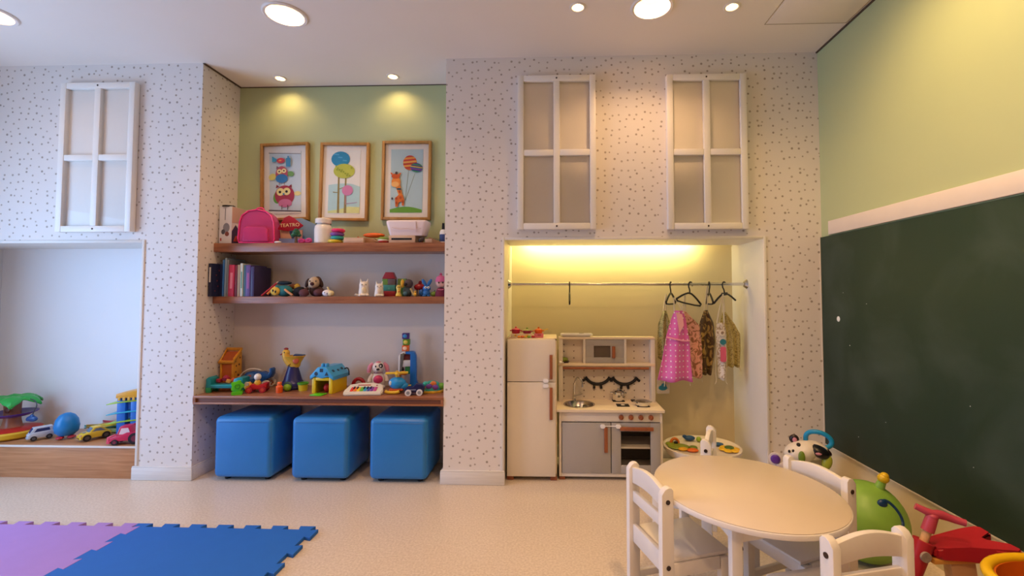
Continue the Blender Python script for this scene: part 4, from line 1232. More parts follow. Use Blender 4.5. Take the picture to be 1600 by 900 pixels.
parts(t, [('base', LIME, M().rbox(-.032, .032, 0, .024, -.022, .026, .009)), ('dial', LIME, M().prism([((.036 + .005 * math.cos(5 * a)) * math.cos(a), .056 + (.036 + .005 * math.cos(5 * a)) * math.sin(a)) for a in [2 * PI * k / 40 for k in range(40)]], -.014, .014, 'y', .004)),
          ('ring', '#3fa414', M().tube([(.014 * math.cos(a), -.015, .056 + .014 * math.sin(a)) for a in [2 * PI * k / 16 for k in range(16)]], .004, 6, True))])
t = thing('toy_race_car', 'red toy car with white-headed driver and yellow nose', 'toy car', (-2.075, 3.125, S3), R(14))
parts(t, [('body', '#b51f26', M().prism([(-.02, .022), (.075, .022), (.082, .062), (.06, .066), (.05, .055), (.02, .050), (-.01, .062), (-.03, .050)], -.032, .032, 'y', .006)),
          ('nose', '#dca02c', M().ell((-.045, 0, .042), (.026, .030, .030))), ('driver', '#ddb23c', M().lathe([(0, .05), (.020, .052), (.022, .068), (.014, .082), (0, .084)], (.012, 0, 0), 16)),
          ('driver_head', WHT, M().ell((.012, 0, .104), (.023, .022, .024)))])
for x in (-.028, .056):
    for y in (-.036, .036):
        wheel(t, x, y, .021, .021, .016, '#a51f30', '#c84a3a')
M().cyl((-.045, -.034, .062), (-.045, -.026, .064), .014, n=14).build('headlamp', pl('#d8c8b8'), t)
t = thing('toy_hen', 'yellow hen funnel toy on a navy blue cone base', 'toy', (-1.893, 3.265, S3), R(10))
parts(t, [('cone_base', '#1d1f5c', M().lathe([(0, 0), (.098, 0), (.104, .012), (.098, .030), (.074, .040), (.062, .060), (.036, .148), (.034, .156), (0, .156)], n=28, sy=.85)),
          ('body', '#dfae3c', M().lathe([(.030, .150), (.036, .160), (.040, .180), (.062, .222), (.074, .232), (.070, .234), (.050, .222), (0, .20)], (.012, 0, 0), 24, 1.0, .75)),
          ('head', '#e3b444', M().tube([(-.015, 0, .175), (-.040, 0, .205), (-.052, 0, .240), (-.050, 0, .258)], [.030, .028, .026, .024], 12, smooth=1).ell((-.050, 0, .256), (.026, .024, .024))),
          ('comb', '#8e1f2a', M().ell((-.050, 0, .284), (.016, .010, .009))), ('beak', '#8e1f2a', M().cyl((-.068, -.006, .248), (-.088, -.010, .242), .010, .002, 10)),
          ('tail', '#3c4a6c', M().prism([(.0, .232), (.075, .232), (.078, .240), (.012, .246)], -.02, .02, 'y', .003)), ('wing', '#c8603c', M().ell((.030, -.036, .200), (.022, .008, .022))), ('eye', BLK, M().ell((-.054, -.023, .260), (.004, .003, .005), 8, 6))])
t = thing('toy_bottle', 'small bright orange toy bottle on the lowest shelf', 'toy bottle', (-1.900, 3.115, S3))
parts(t, [('body', '#ef5f1c', M().lathe([(0, 0), (.021, 0), (.022, .004), (.022, .040), (.014, .050), (0, .05)], n=20)), ('cap', '#f2743a', M().lathe([(.014, .049), (.015, .052), (.015, .068), (.011, .073), (0, .074)], n=18))])
t = thing('toy_ball_cup', 'lime ball in a dark ring at the foot of the hen toy', 'toy', (-1.868, 3.155, S3))
parts(t, [('ball', '#7fae2c', M().ell((0, 0, .026), .026)), ('ring', '#3f6a28', M().tube([(.028 * math.cos(a), .006, .032 + .028 * math.sin(a)) for a in [PI * k / 10 for k in range(11)]], .003, 6))])
t = thing('toy_cup', 'yellow toy cup with green rim left of the toy house', 'toy cup', (-1.775, 3.19, S3))
parts(t, [('cup', '#dccb34', M().lathe([(0, 0), (.028, 0), (.033, .044), (.030, .044), (.026, .004), (0, .004)], n=24)), ('rim', '#4f9a2c', M().lathe([(.034, .043), (.037, .046), (.037, .054), (.033, .056), (.030, .053), (.031, .044)], n=24))])
HB, HY = '#3f9fd8', '#e8c41e'
t = thing('toy_house', 'yellow toy house with blue shape-sorter roof and open front', 'toy house', (-1.575, 3.175, S3), R(-6), scale=(.80, .95, 1.0))
hs = M().bb(-.095, -.062, -.095, -.075, 0, .110, .003).bb(.062, .095, -.095, -.075, 0, .110, .003).bb(-.062, .062, -.095, -.080, .088, .110, .002).bb(-.095, -.083, -.075, .095, 0, .110, .002).bb(.083, .095, -.075, .095, 0, .110, .002).bb(-.095, .095, .083, .095, 0, .110, .002)
hs.build('walls', pl(HY), t)
rf = M().prism([(-.108, .094), (-.060, .116), (0, .104), (.060, .116), (.108, .094), (.110, .120), (.040, .180), (-.040, .180), (-.110, .120)], -.106, .106, 'y', .008, 3).build('roof', pl(HB), t)
M().box((-.018, -.06, .188), (.022, .034, .030), .008).box((.018, -.06, .188), (.022, .034, .030), .008).build('handle', pl(HB), rf)
for cx, cz, poly in ((-.052, .140, circ(-.048, .136, .016, .014)), (.0, .16, rrect(-.016, .016, .148, .172, .004)), (.05, .13, [(.030, .125), (.066, .125), (.048, .152)])):
    M().prism(poly, -.1068, -.1058, 'y').build('shape_hole', pl('#20324a', .6), rf)
for y, z in ((-.06, .152), (.0, .148), (.05, .154)):
    M().box((.076, y, z), (.020, .022, .003), .001, ry=R(40)).build('roof_print', pl('#27435c', .6), rf)
M().ell((0, -.03, .03), .030).build('inner_ball', pl('#b8262e'), t)
M().box((0, -.135, .004), (.105, .075, .006), .002).build('door_ramp', pl(LIME), t)
M().tube([(.10, .05, .15), (.125, .055, .158), (.140, .055, .14), (.142, .055, .105)], .005, 8, smooth=1).build('carry_handle', pl(BLK), t)
t = thing('toy_handset', 'dark red curved toy behind the piano', 'toy', (-1.425, 3.305, S3))
parts(t, [('arch', '#a41f30', M().tube([(-.042 * math.cos(a), 0, .012 + .050 * math.sin(a)) for a in [PI * k / 12 for k in range(13)]], .013, 10)), ('inner', '#5a1420', M().bb(-.03, .03, -.006, .006, 0, .03, .002))])
t = thing('toy_piano', 'cream toy keyboard with rainbow keys at the shelf front', 'toy piano', (-1.288, 3.085, S3), R(6), rx=R(0))
pf = [(-.125, -.055), (.125, -.055), (.130, -.02), (.105, .045), (.03, .066), (-.04, .066), (-.11, .045), (-.130, -.02)]
pb = M()
v0 = [pb.bm.verts.new((x, y, 0)) for x, y in pf]
v1 = [pb.bm.verts.new((x, y, .022 + .045 * (y + .055) / .121)) for x, y in pf]
pb.bm.faces.new(v0[::-1])
pb.bm.faces.new(v1)
for i in range(len(pf)):
    pb.bm.faces.new((v0[i], v0[(i + 1) % 8], v1[(i + 1) % 8], v1[i]))
bmesh.ops.bevel(pb.bm, geom=pb.bm.edges[:], offset=.006, segments=2, affect='EDGES')
pb.build('case', pl('#e4dccb'), t)
slope = math.atan2(.045, .121)
def on_piano(x, y, h=0.0):
    return (x, y, .0225 + .045 * (y + .055) / .121 + h)
for i, c in enumerate(['#d83a2c', '#e8782a', '#e8c62c', '#6ab43a', '#2f9ac4', '#3a4fa8', '#7a3f9c', '#c84a8c']):
    M().box(on_piano(-.077 + .022 * i, -.018, .001), (.019, .050, .004), .001, rx=slope).build('key', pl(c), t)
for i in (0, 1, 3, 4, 5):
    M().box(on_piano(-.066 + .022 * i, -.006, .004), (.010, .026, .006), .001, rx=slope).build('black_key', pl('#1d1c3c'), t)
M().box(on_piano(-.01, .030, .001), (.085, .008, .003), .001, rx=slope).build('slider', pl('#b03a34'), t)
M().ell(on_piano(.075, .025, .001), (.006, .006, .003)).build('button', pl('#b03a34'), t)
t = thing('toy_puppy', 'white talking puppy toy with pink ears and round pink belly', 'toy', (-1.270, 3.275, S3), R(21))
parts(t, [('body', '#e2d9d2', M().lathe([(0, .02), (.040, .022), (.050, .045), (.046, .085), (.030, .112), (0, .116)], n=22, sy=.8)), ('belly', '#cf3a6c', M().ell((0, -.026, .068), (.034, .022, .032))),
          ('head', '#e8e0da', M().ell((0, -.002, .150), (.044, .038, .042)).ell((-.002, -.030, .138), (.022, .018, .016))), ('crown', '#e08a9c', M().ell((0, .0, .186), (.020, .022, .010))),
          ('nose', BLK, M().ell((-.002, -.049, .144), (.012, .006, .008))), ('collar', '#a8788c', M().lathe([(.030, .108), (.034, .112), (.030, .117)], n=20, sy=.8))])
for k in (-1, 1):
    M().tube([(k * .036, 0, .180), (k * .056, -.004, .165), (k * .062, -.006, .135), (k * .064, -.006, .118)], [.012, .015, .013], 10, smooth=1).build('ear', pl('#d88aa4'), t)
    M().ell((k * .026, -.030, .014), (.024, .030, .015)).build('foot', pl('#d9cfc4'), t)
    M().tube([(k * .038, -.004, .102), (k * .058, -.012, .075), (k * .060, -.018, .052)], [.013, .013, .015], 10, smooth=1).build('arm', pl('#e0d7cf'), t)
e = M().ell((.017, -.034, .166), (.015, .007, .017)).build('eye_patch', pl('#2a2226'), t)
M().ell((.016, -.041, .165), (.006, .003, .007)).build('eye_patch_eye', pl(WHT), e)
M().ell((-.018, -.037, .164), (.005, .004, .006)).build('eye', pl(BLK), t)
t = thing('toy_helicopter', 'blue and yellow toy helicopter in front of the block tower', 'toy', (-1.076, 3.125, S3), R(8))
parts(t, [('cabin', '#1f8fd4', M().ell((0, 0, .068), (.060, .042, .042), rot=(0, .12, 0)).ell((.035, 0, .05), (.040, .030, .026))), ('skid', '#e4bc34', M().tube([(-.075, -.034, .022), (-.06, -.036, .012), (.0, -.036, .011), (.02, -.036, .018)], .011, 10, smooth=1)),
          ('rear_skid', '#e4bc34', M().tube([(-.06, .034, .012), (.02, .034, .012)], .011, 10)), ('tail_boom', '#e4bc34', M().prism([(.05, .035), (.088, .030), (.092, .055), (.05, .050)], -.012, .012, 'y', .004)),
          ('mast', '#d8ac2c', M().cyl((-.005, 0, .105), (-.005, 0, .150), .008, n=12)), ('undercarriage', '#c8542c', M().bb(-.05, .04, -.028, .028, .020, .034, .004)), ('cockpit_sticker', WHT, M().ell((-.042, -.030, .074), (.008, .005, .016)))])
rt_ = M().box((-.005, 0, .138), (.150, .020, .014), .004, rz=.15).box((-.005, 0, .138), (.020, .120, .014), .004, rz=.15).build('rotor', pl('#e8c43a'), t)
t = thing('toy_tower', 'blue and white upright toy frame with windows beside the wall', 'toy', (-1.058, 3.285, S3), R(10), scale=(1.12, 1.0, 1.0))
M().prism([(.018, 0), (.070, 0), (.072, .02), (.058, .06), (.055, .235), (.045, .262), (.025, .268), (-.01, .266), (-.01, .250), (.018, .246)], -.03, .03, 'y', .006, 2).build('blue_side', pl('#1f6cc0'), t)
M().prism([(-.055, 0), (-.040, 0), (-.038, .246), (-.012, .250), (-.012, .266), (-.04, .258), (-.056, .235)], -.028, .028, 'y', .005, 2).build('white_side', pl('#d9d6d2'), t)
M().bb(-.042, .024, -.026, .026, .160, .205, .003).build('white_panel', pl('#cfd2d6'), t)
M().bb(-.042, .024, -.026, .026, 0, .012, .003).build('base_panel', pl('#28549c'), t)
M().bb(-.028, .018, -.018, .018, .206, .246, .002).build('maroon_block', pl('#5a1a28'), t)
M().bb(-.014, .020, -.018, .018, .105, .159, .002).build('green_panel', pl('#2f7a44'), t)
M().ell((-.030, -.014, .135), (.010, .010, .022)).build('black_figure', pl(BLK), t)
t = thing('toy_horse', 'small orange horse head toy leaning on the blue toy frame', 'toy', (-1.085, 3.215, S3), R(10))
parts(t, [('neck', '#e08a2c', M().tube([(-.015, 0, .085), (-.01, 0, .110), (.0, -.004, .120), (.03, -.006, .124)], .014, 10, smooth=1)), ('mane', '#c86a1e', M().ell((.026, -.006, .118), (.024, .014, .012))), ('legs', BLK, M().cyl((-.02, 0, 0), (-.018, 0, .08), .010, n=10).cyl((.012, 0, 0), (.0, 0, .08), .010, n=10))])
for i, (z, c, c2, lab) in enumerate([(.268, '#dc6a34', '#f0d0b8', 'orange cube, lowest of the three stacked on the toy frame'), (.312, '#6a9a34', '#d8d060', 'green cube, middle of the three stacked on the toy frame'), (.356, '#4a2f80', '#3f9ad8', 'purple cube, topmost of the three on the toy frame')]):
    t = thing('stacking_cube', lab, 'toy block', (-1.070 + (-.003, .002, -.003)[i], 3.285, S3 + z), R(10), 'stacked cubes')
    M().box((0, 0, .022), (.050, .044, .042), .004).build('cube', pl(c), t)
    M().ell((-.004, -.022, .022), (.015, .005, .014)).build('bubble', pl(c2), t)
t = thing('toy_pickup', 'navy blue toy car with white wheels at the shelf front', 'toy car', (-.940, 3.075, S3), R(10))
parts(t, [('body', '#1c2152', M().prism([(-.062, .018), (.060, .018), (.066, .052), (.050, .072), (.010, .075), (-.010, .056), (-.045, .058), (-.066, .045)], -.026, .026, 'y', .006)), ('windscreen', '#46507c', M().prism([(-.008, .058), (.010, .074), (.012, .074), (-.004, .057)], -.02, .02, 'y')),
          ('grille', '#8a90b0', M().bb(-.030, .010, -.0275, -.026, .036, .042))])
for x in (-.040, .034):
    for y in (-.030, .030):
        wheel(t, x, y, .021, .021, .016, '#e6e4e6', '#8f939c')
t = thing('toy_turtle', 'toy turtle with orange, purple and teal shell on a wavy yellow base', 'toy', (-.850, 3.175, S3), R(6))
wv = [((.085 + .006 * math.cos(9 * a)) * math.cos(a), (.062 + .006 * math.cos(9 * a)) * math.sin(a)) for a in [2 * PI * k / 54 for k in range(54)]]
M().prism(wv, 0, .016, 'z', .004, 2).build('base', pl('#e0ae2e'), t)
M().lathe([(.070, .014), (.066, .040), (.048, .064), (.022, .076), (0, .078)], n=28, sy=.8).build('shell', pl('#36a090'), t)
for x, z, c in ((-.052, .038, '#dc7a34'), (-.012, .046, '#6a3a94'), (.016, .064, '#dc7a34'), (-.035, .062, '#3fb0a0'), (.030, .040, '#7a4aa0')):
    rr_ = .022
    M().ell((x, -.052 * math.sqrt(max(.05, 1 - (x / .075) ** 2)) * (1 - max(0, z - .04) * 14 * .6), z), (rr_, .010, .018)).build('shell_patch', pl(c), t)
M().ell((.068, -.012, .042), (.026, .022, .022)).build('head', pl('#6fb03a'), t)

# ------------------------------------------------------------------ toys in the left niche
NZ0 = .2165
t = thing('toy_palm_island', 'palm tree island toy with purple leaf ring on a yellow boat base', 'toy', (-3.915, 3.195, NZ0), scale=(.88, .88, .96))
parts(t, [('base', '#e2b92e', M().lathe([(0, 0), (.170, 0), (.186, .012), (.190, .040), (.180, .052), (0, .05)], n=40)), ('red_ring', '#d0382e', M().lathe([(.176, .050), (.178, .054), (.14, .064), (.08, .070), (0, .07)], n=40)),
          ('trunk', '#a5664a', M().lathe([(.075, .066), (.060, .082), (.052, .12), (.050, .18), (.052, .24), (.054, .265), (0, .266)], n=24)), ('door_mark', '#7a4230', M().ell((.012, -.049, .200), (.026, .006, .022))),
          ('purple_ring', '#4a2a8c', M().lathe([(.050, .140), (.10, .150), (.150, .172), (.152, .178), (.10, .166), (.05, .158)], n=40))])
for k in range(6):
    a = k * PI / 3 + .3
    lf = M()
    n = 9
    L_, W_ = .19, .07
    rows = []
    for i in range(n + 1):
        s = i / n
        wd = W_ * math.sin(PI * min(1, .12 + s * .86)) * (1 + .12 * (i % 2))
        z = .285 + .035 * math.sin(PI * s * .8) - .06 * s * s
        rows.append([lf.bm.verts.new((L_ * s, wd * q, z - .018 * abs(q))) for q in (-1, -.5, 0, .5, 1)])
    for p, q in zip(rows, rows[1:]):
        for j in range(4):
            lf.bm.faces.new((p[j], p[j + 1], q[j + 1], q[j]))
    bmesh.ops.rotate(lf.bm, cent=(0, 0, 0), matrix=Matrix.Rotation(a, 3, 'Z'), verts=lf.bm.verts[:])
    o = lf.build('palm_leaf', pl('#2fae4c'), t)
    sm = o.modifiers.new('thick', 'SOLIDIFY')
    sm.thickness = .008
arm = M().tube([(.185, -.03, .282), (.235, -.04, .275), (.262, -.045, .240), (.240, -.045, .200), (.222, -.045, .165)], .0035, 8, smooth=2).build('hanging_wire', pl('#3a4048'), t)
M().ell((.222, -.045, .140), (.048, .016, .022)).ell((.190, -.045, .135), (.016, .012, .014)).ell((.222, -.045, .158), (.018, .010, .016)).build('hanging_bird', pl('#24508c'), t)

def toy_car(name, label, loc, rz, s, body, glass, prof, cab, w, wr, wx, tyre, hub, extra=()):
    t = thing(name, label, 'toy car', loc, rz, scale=s)
    M().prism(prof, -w / 2, w / 2, 'y', .008, 2).build('body', pl(body), t)
    c = M().prism(cab, -w / 2 + .006, w / 2 - .006, 'y', .006, 2).build('cab', pl(body), t)
    # windows: side and windscreen insets
    cx = sum(p[0] for p in cab) / len(cab)
    cz = sum(p[1] for p in cab) / len(cab)
    ins = [(cx + (p[0] - cx) * .66, cz + (p[1] - cz) * .62) for p in cab]
    for sgn in (-1, 1):
        M().prism(ins, sgn * (w / 2 - .006) - .001, sgn * (w / 2 - .006) + .001, 'y').build('side_window', pl(glass), c)
    (xa, za), (xb, zb) = cab[0], cab[1]
    d = Vector((xb - xa, 0, zb - za))
    M().box(((xa + xb) / 2 - .001, 0, (za + zb) / 2 + .001), (d.length * .72, w * .68, .003), .001, ry=-math.atan2(d.z, d.x)).build('windscreen', pl(glass), c)
    for x in wx:
        for y in (-1, 1):
            wheel(t, x, y * (w / 2 - .004), wr, wr, .018, tyre, hub)
    for nm, h, m in extra:
        m.build(nm, pl(h), t)
    return t
toy_car('toy_van', 'pale silver toy van with dark windows beside the palm island', (-3.628, 3.135, NZ0), R(58), .74, '#c9d4e2', '#27356a',
        [(-.085, .020), (.085, .020), (.088, .075), (.06, .080), (-.055, .078), (-.088, .055)], [(-.078, .066), (-.048, .118), (.075, .118), (.085, .074), (.0, .070)], .086, .022, (-.050, .052), '#20242c', '#5a5f68',
        [('bumper', '#aebccd', M().bb(-.092, -.080, -.038, .038, .018, .032, .003))])
t = thing('round_toy', 'plain glossy blue egg-shaped toy on red feet in the left niche', 'toy', (-3.470, 3.165, NZ0), R(40), scale=(.82, .82, 1.0))
parts(t, [('shell', '#1f7fc4', M().lathe([(0, .020), (.050, .022), (.076, .045), (.084, .085), (.074, .130), (.050, .162), (.022, .176), (0, .179)], n=28))])
for k in (-1, 1):
    M().ell((k * .035, -.03, .011), (.028, .040, .011)).build('foot', pl('#b8303c'), t)
GC = '#e2c23a'
toy_car('toy_beetle_car', 'yellow toy car with round bonnet and dark wheels', (-3.255, 3.155, NZ0), R(62), .86, GC, '#6f7f96',
        [(-.098, .018), (.090, .018), (.098, .045), (.080, .062), (.0, .070), (-.060, .062), (-.096, .046)], [(-.045, .058), (-.012, .100), (.035, .100), (.080, .056), (.0, .054)], .098, .026, (-.058, .060), '#25211f', '#5a5048',
        [('headlamp', '#c98a70', M().ell((-.090, -.034, .044), (.010, .012, .010)).ell((-.090, .034, .044), (.010, .012, .010))), ('grille', '#7a4a2a', M().bb(-.0995, -.094, -.028, .028, .022, .030)), ('bonnet_sticker', '#8a94a8', M().ell((-.062, 0, .064), (.012, .014, .004)))])
t = toy_car('toy_tractor', 'pink-red toy truck cab with big black wheel at the niche edge', (-2.918, 3.075, NZ0), R(16), .95, '#c82450', '#e4cfd4',
        [(-.115, .022), (.115, .030), (.115, .082), (.0, .086), (-.052, .062), (-.112, .055)], [(-.066, .060), (-.044, .128), (.018, .132), (.034, .080), (-.02, .062)], .084, .040, (.052,), '#211e22', '#7a2a3c',
        [('front_blade', '#e0506c', M().prism([(-.122, .012), (-.100, .010), (-.096, .060), (-.118, .058)], -.042, .042, 'y', .004)), ('exhaust', '#c82450', M().cyl((.02, .02, .12), (.02, .02, .135), .006, n=8))])
for y in (-1, 1):
    wheel(t, -.070, y * .038, .020, .020, .014, '#211e22', '#7a2a3c')
t = thing('toy_garage', 'tall toy garage tower with lime and blue ramps and orange roof', 'toy garage', (-3.085, 3.285, NZ0), R(14))
for x, y in ((-.055, -.04), (.030, -.04), (-.055, .05), (.030, .05)):
    M().bb(x - .026, x + .026, y - .02, y + .02, 0, .275, .003).build('column', pl('#2a74d0'), t)
M().bb(.062, .078, -.06, .075, 0, .262, .002).build('white_side', pl('#dcdde4'), t)
for z in (.045, .10, .15, .2, .245):
    M().ell((.060, -.062, z), (.010, .004, .014), 10, 8).build('car_print', pl('#25222c', .6), t)
for i, (z, c) in enumerate(((.085, '#a6cf3a'), (.150, '#35b4d4'), (.225, '#a6cf3a'))):
    M().prism([(-.145, z), (-.06, z + .012), (.065, z + .022), (.065, z + .032), (-.06, z + .022), (-.145, z + .006)], -.064, .065, 'y', .002).build('ramp', pl(c), t)
M().prism([(-.085, .272), (.085, .272), (.085, .318), (.02, .322), (-.04, .312), (-.085, .302)], -.070, .075, 'y', .006).build('roof_deck', pl('#e6a52c'), t)
for i in range(4):
    M().bb(-.07 + i * .03, -.055 + i * .03, -.074, -.066, .255, .278, .002).build('roof_tab', pl('#e6b54c'), t)
for i, (x, y, z, c, rz, lab) in enumerate([(-3.41, 3.33, .040, '#3fa6ac', .1, 'teal plastic track piece behind the yellow car'), (-3.36, 3.30, .055, '#d8c04e', .25, 'yellow plastic track piece leaning behind the yellow car'), (-3.30, 3.345, .068, '#c44a62', -.2, 'pink plastic track piece at the top of the track pile'), (-3.255, 3.29, .060, '#d8b83a', .3, 'yellow track piece at the foot of the garage'), (-3.262, 3.35, .040, '#4fc0c4', -.1, 'aqua track piece at the foot of the garage')]):
    o = M().box((0, 0, 0), (.15, .06, .010), .004, ry=R(-8)).bb(-.07, .07, -.03, -.026, .0, .012).build('track_piece', pl(c))
    o.location = (x, y, NZ0 + z)
    o.rotation_euler = (0, 0, rz)
    tag(o, lab, 'toy track', 'plastic track pieces')
t = thing('toy_crate', 'low pale plastic stand carrying the track pieces', 'toy', (-3.32, 3.335, NZ0))
M().bb(-.14, .14, -.03, .04, 0, .028, .003).build('stand', pl('#b9c06a'), t)

# ------------------------------------------------------------------ on the play fridge and kitchen
FT = .9405
t = thing('toy_stove_box', 'cream toy stove slab on the play fridge carrying two pots', 'toy stove', (-.222, 3.155, FT))
parts(t, [('slab', '#e2d2b8', M().bb(-.075, .075, -.03, .05, 0, .026, .003)), ('knob', '#e0b040', M().ell((-.04, -.031, .016), (.007, .004, .007)).ell((.04, -.031, .016), (.007, .004, .007)))])
def toy_pot(label, loc, c, lid, knob, r, hh):
    t = thing('toy_saucepan', label, 'toy pot', loc, group='toy pots on the play fridge')
    M().lathe([(0, 0), (r * .85, 0), (r, .006), (r, hh), (r * .95, hh), (r * .9, .006), (0, .004)], n=22).build('bowl', pl(c), t)
    M().lathe([(r * 1.03, hh), (r * 1.03, hh + .003), (r * .5, hh + .010), (0, hh + .012)], n=22).build('lid', pl(lid), t)
    M().ell((0, 0, hh + .016), (.007, .007, .006), 10, 8).build('lid_knob', pl(knob), t)
    for s in (-1, 1):
        M().box((s * (r + .006), 0, hh * .75), (.014, .016, .006), .002).build('handle', pl(c), t)
    return t
toy_pot('crimson toy pot with pink lid on the play fridge, left', (-.262, 3.16, FT + .0265), '#b01c3c', '#d0506a', '#d0506a', .029, .026)
toy_pot('magenta toy pot with green lid on the play fridge', (-.184, 3.16, FT + .0265), '#9c1c4c', '#a8b070', '#8fb04a', .029, .020)
t = thing('toy_stove_box', 'pink toy stove block under the orange pan', 'toy stove', (-.102, 3.145, FT))
parts(t, [('slab', '#e07884', M().bb(-.032, .032, -.025, .04, 0, .028, .003)), ('slot', '#8a2030', M().bb(-.008, .016, -.0262, -.0245, .017, .022))])
t = toy_pot('orange toy pan with yellow handle on the pink block', (-.104, 3.15, FT + .0285), '#e0601c', '#e8702c', '#e0601c', .026, .022)
M().cyl((.026, 0, .020), (.066, -.01, .030), .004, n=8).build('long_handle', pl('#e0c050'), t)
for i, (x, c) in enumerate([(-.235, '#d88a2c'), (-.212, '#d8662c'), (-.190, '#e0b83c'), (-.168, '#7fa83a'), (-.140, '#b01c2c')]):
    o = M().ell((0, 0, .008), (.012, .010, .008), 12, 8).ell((0, 0, .015), (.004, .004, .003), 8, 6).build('toy_vegetable', pl(c))
    o.location = (x, 3.105, FT)
    tag(o, ['amber toy vegetable, leftmost at the fridge edge', 'dark orange toy vegetable at the fridge edge', 'yellow toy vegetable at the fridge edge', 'green toy vegetable at the fridge edge', 'red toy vegetable, rightmost at the fridge edge'][i], 'toy food', 'toy vegetables on the play fridge')
t = thing('cutting_board', 'thin wooden toy board in front on the play fridge', 'toy', (-.262, 3.10, FT))
parts(t, [('board', M_PALE, M().rbox(-.030, .012, 0, .005, -.012, .012, .002)), ('grip', M_PALE, M().rbox(-.042, -.030, 0, .005, -.005, .005, .002))])
t = thing('toy_tray', 'white plastic toy tray on top of the play kitchen', 'toy tray', (.165, 3.325, .9315), scale=.9)
tub(.225, .262, .055, .022).build('tray', M_JAR, t, ang=50)
M().lathe([(.012, .0265), (.018, .028), (.020, .026)], (.04, -.012, 0), 16).build('drain_ring', M_STEEL, t)

# ------------------------------------------------------------------ clothes rail, hangers and aprons
RY, RZ = 3.27, 1.310
t = thing('clothes_rail', 'chrome clothes rail across the top of the kitchen niche', 'clothes rail', ((NX0 + NX1) / 2, RY, RZ))
hw = (NX1 - NX0) / 2
M().cyl((-hw + .006, 0, 0), (hw - .006, 0, 0), .0105, n=16).build('tube', M_CHR, t)
for s in (-1, 1):
    M().cyl((s * (hw - .005), 0, 0), (s * (hw - .022), 0, 0), .034, .020, 20).build('end_socket', M_CHR, t)
def hanger(label, x, rz, L=.27, bar=True, tilt=0.0, drop=.19):
    t = thing('clothes_hanger', label, 'hanger', (x, RY, RZ), R(rz), 'black plastic hangers', ry=R(tilt))
    hk = [(.020 * math.cos(R(a)), 0, -.004 + .020 * math.sin(R(a))) for a in range(-20, 200, 20)]
    M().tube(hk[::1] + [(-.018, 0, -.022), (-.004, 0, -.042), (0, 0, -.062)], .0048, 8).build('hook', M_BLKP, t)
    if L <= 0:
        return t
    h2 = L / 2
    b_ = M()
    pts = [(0, 0, -.060), (h2 * .5, 0, -.085), (h2, 0, -.125)]
    b_.tube([(-h2, 0, -.125), (-h2 * .5, 0, -.085), (0, 0, -.060), (h2 * .5, 0, -.085), (h2, 0, -.125)], .0068, 8, smooth=1)
    if bar:
        b_.tube([(-h2, 0, -.124), (-h2 * .92, 0, -.142), (h2 * .92, 0, -.142), (h2, 0, -.124)], .006, 8, smooth=1)
    else:
        b_.box((0, 0, -.070), (.07, .010, .022), .004)
    b_.build('shoulder', M_BLKP, t)
    return t
hanger('black hanger holding the pink dotted apron', .835, 62)
hanger('black triangular hanger beside the pink dotted apron', .975, 36, tilt=9)
hanger('black hanger seen edge-on with the dark apron', 1.105, 84, .22)
hanger('black hanger without bottom bar, nearest the right jamb', 1.210, 38, bar=False, tilt=-4)
hanger('lone black hanger seen edge-on over the play kitchen', .115, 88, .20)

def print_mat(name, base, ink_, kind='dots', sc=(30, 38), rough=.35, trans=0.0):
    m = mat(name, base, rough, vary=0)
    N, L, B = nodes(m)
    tc = N.new('ShaderNodeTexCoord')
    sp = N.new('ShaderNodeSeparateXYZ')
    L.new(tc.outputs['Object'], sp.inputs[0])
    cb = N.new('ShaderNodeCombineXYZ')
    L.new(math_n(N, L, 'MULTIPLY', sp.outputs[0], sc[0]), cb.inputs[0])
    L.new(math_n(N, L, 'MULTIPLY', sp.outputs[2], sc[1]), cb.inputs[1])
    if kind == 'dots':
        v = N.new('ShaderNodeTexVoronoi')
        v.voronoi_dimensions = '2D'
        v.inputs['Scale'].default_value = 1
        v.inputs['Randomness'].default_value = 0.0
        L.new(cb.outputs[0], v.inputs['Vector'])
        f = math_n(N, L, 'MULTIPLY', math_n(N, L, 'SUBTRACT', .16, v.outputs['Distance']), 30)
        f.node.use_clamp = True
    else:
        n = N.new('ShaderNodeTexNoise')
        n.noise_dimensions = '2D'
        n.inputs['Scale'].default_value = 1
        n.inputs['Detail'].default_value = 4
        n.inputs['Distortion'].default_value = 2.0
        L.new(cb.outputs[0], n.inputs['Vector'])
        r = N.new('ShaderNodeMapRange')
        r.inputs[1].default_value = .50
        r.inputs[2].default_value = .56
        L.new(n.outputs['Fac'], r.inputs[0])
        f = r.outputs[0]
    L.new(mix_rgb(N, L, f, lin(base), lin(ink_)), B.inputs['Base Color'])
    B.inputs['Alpha'].default_value = 1 - trans
    return m
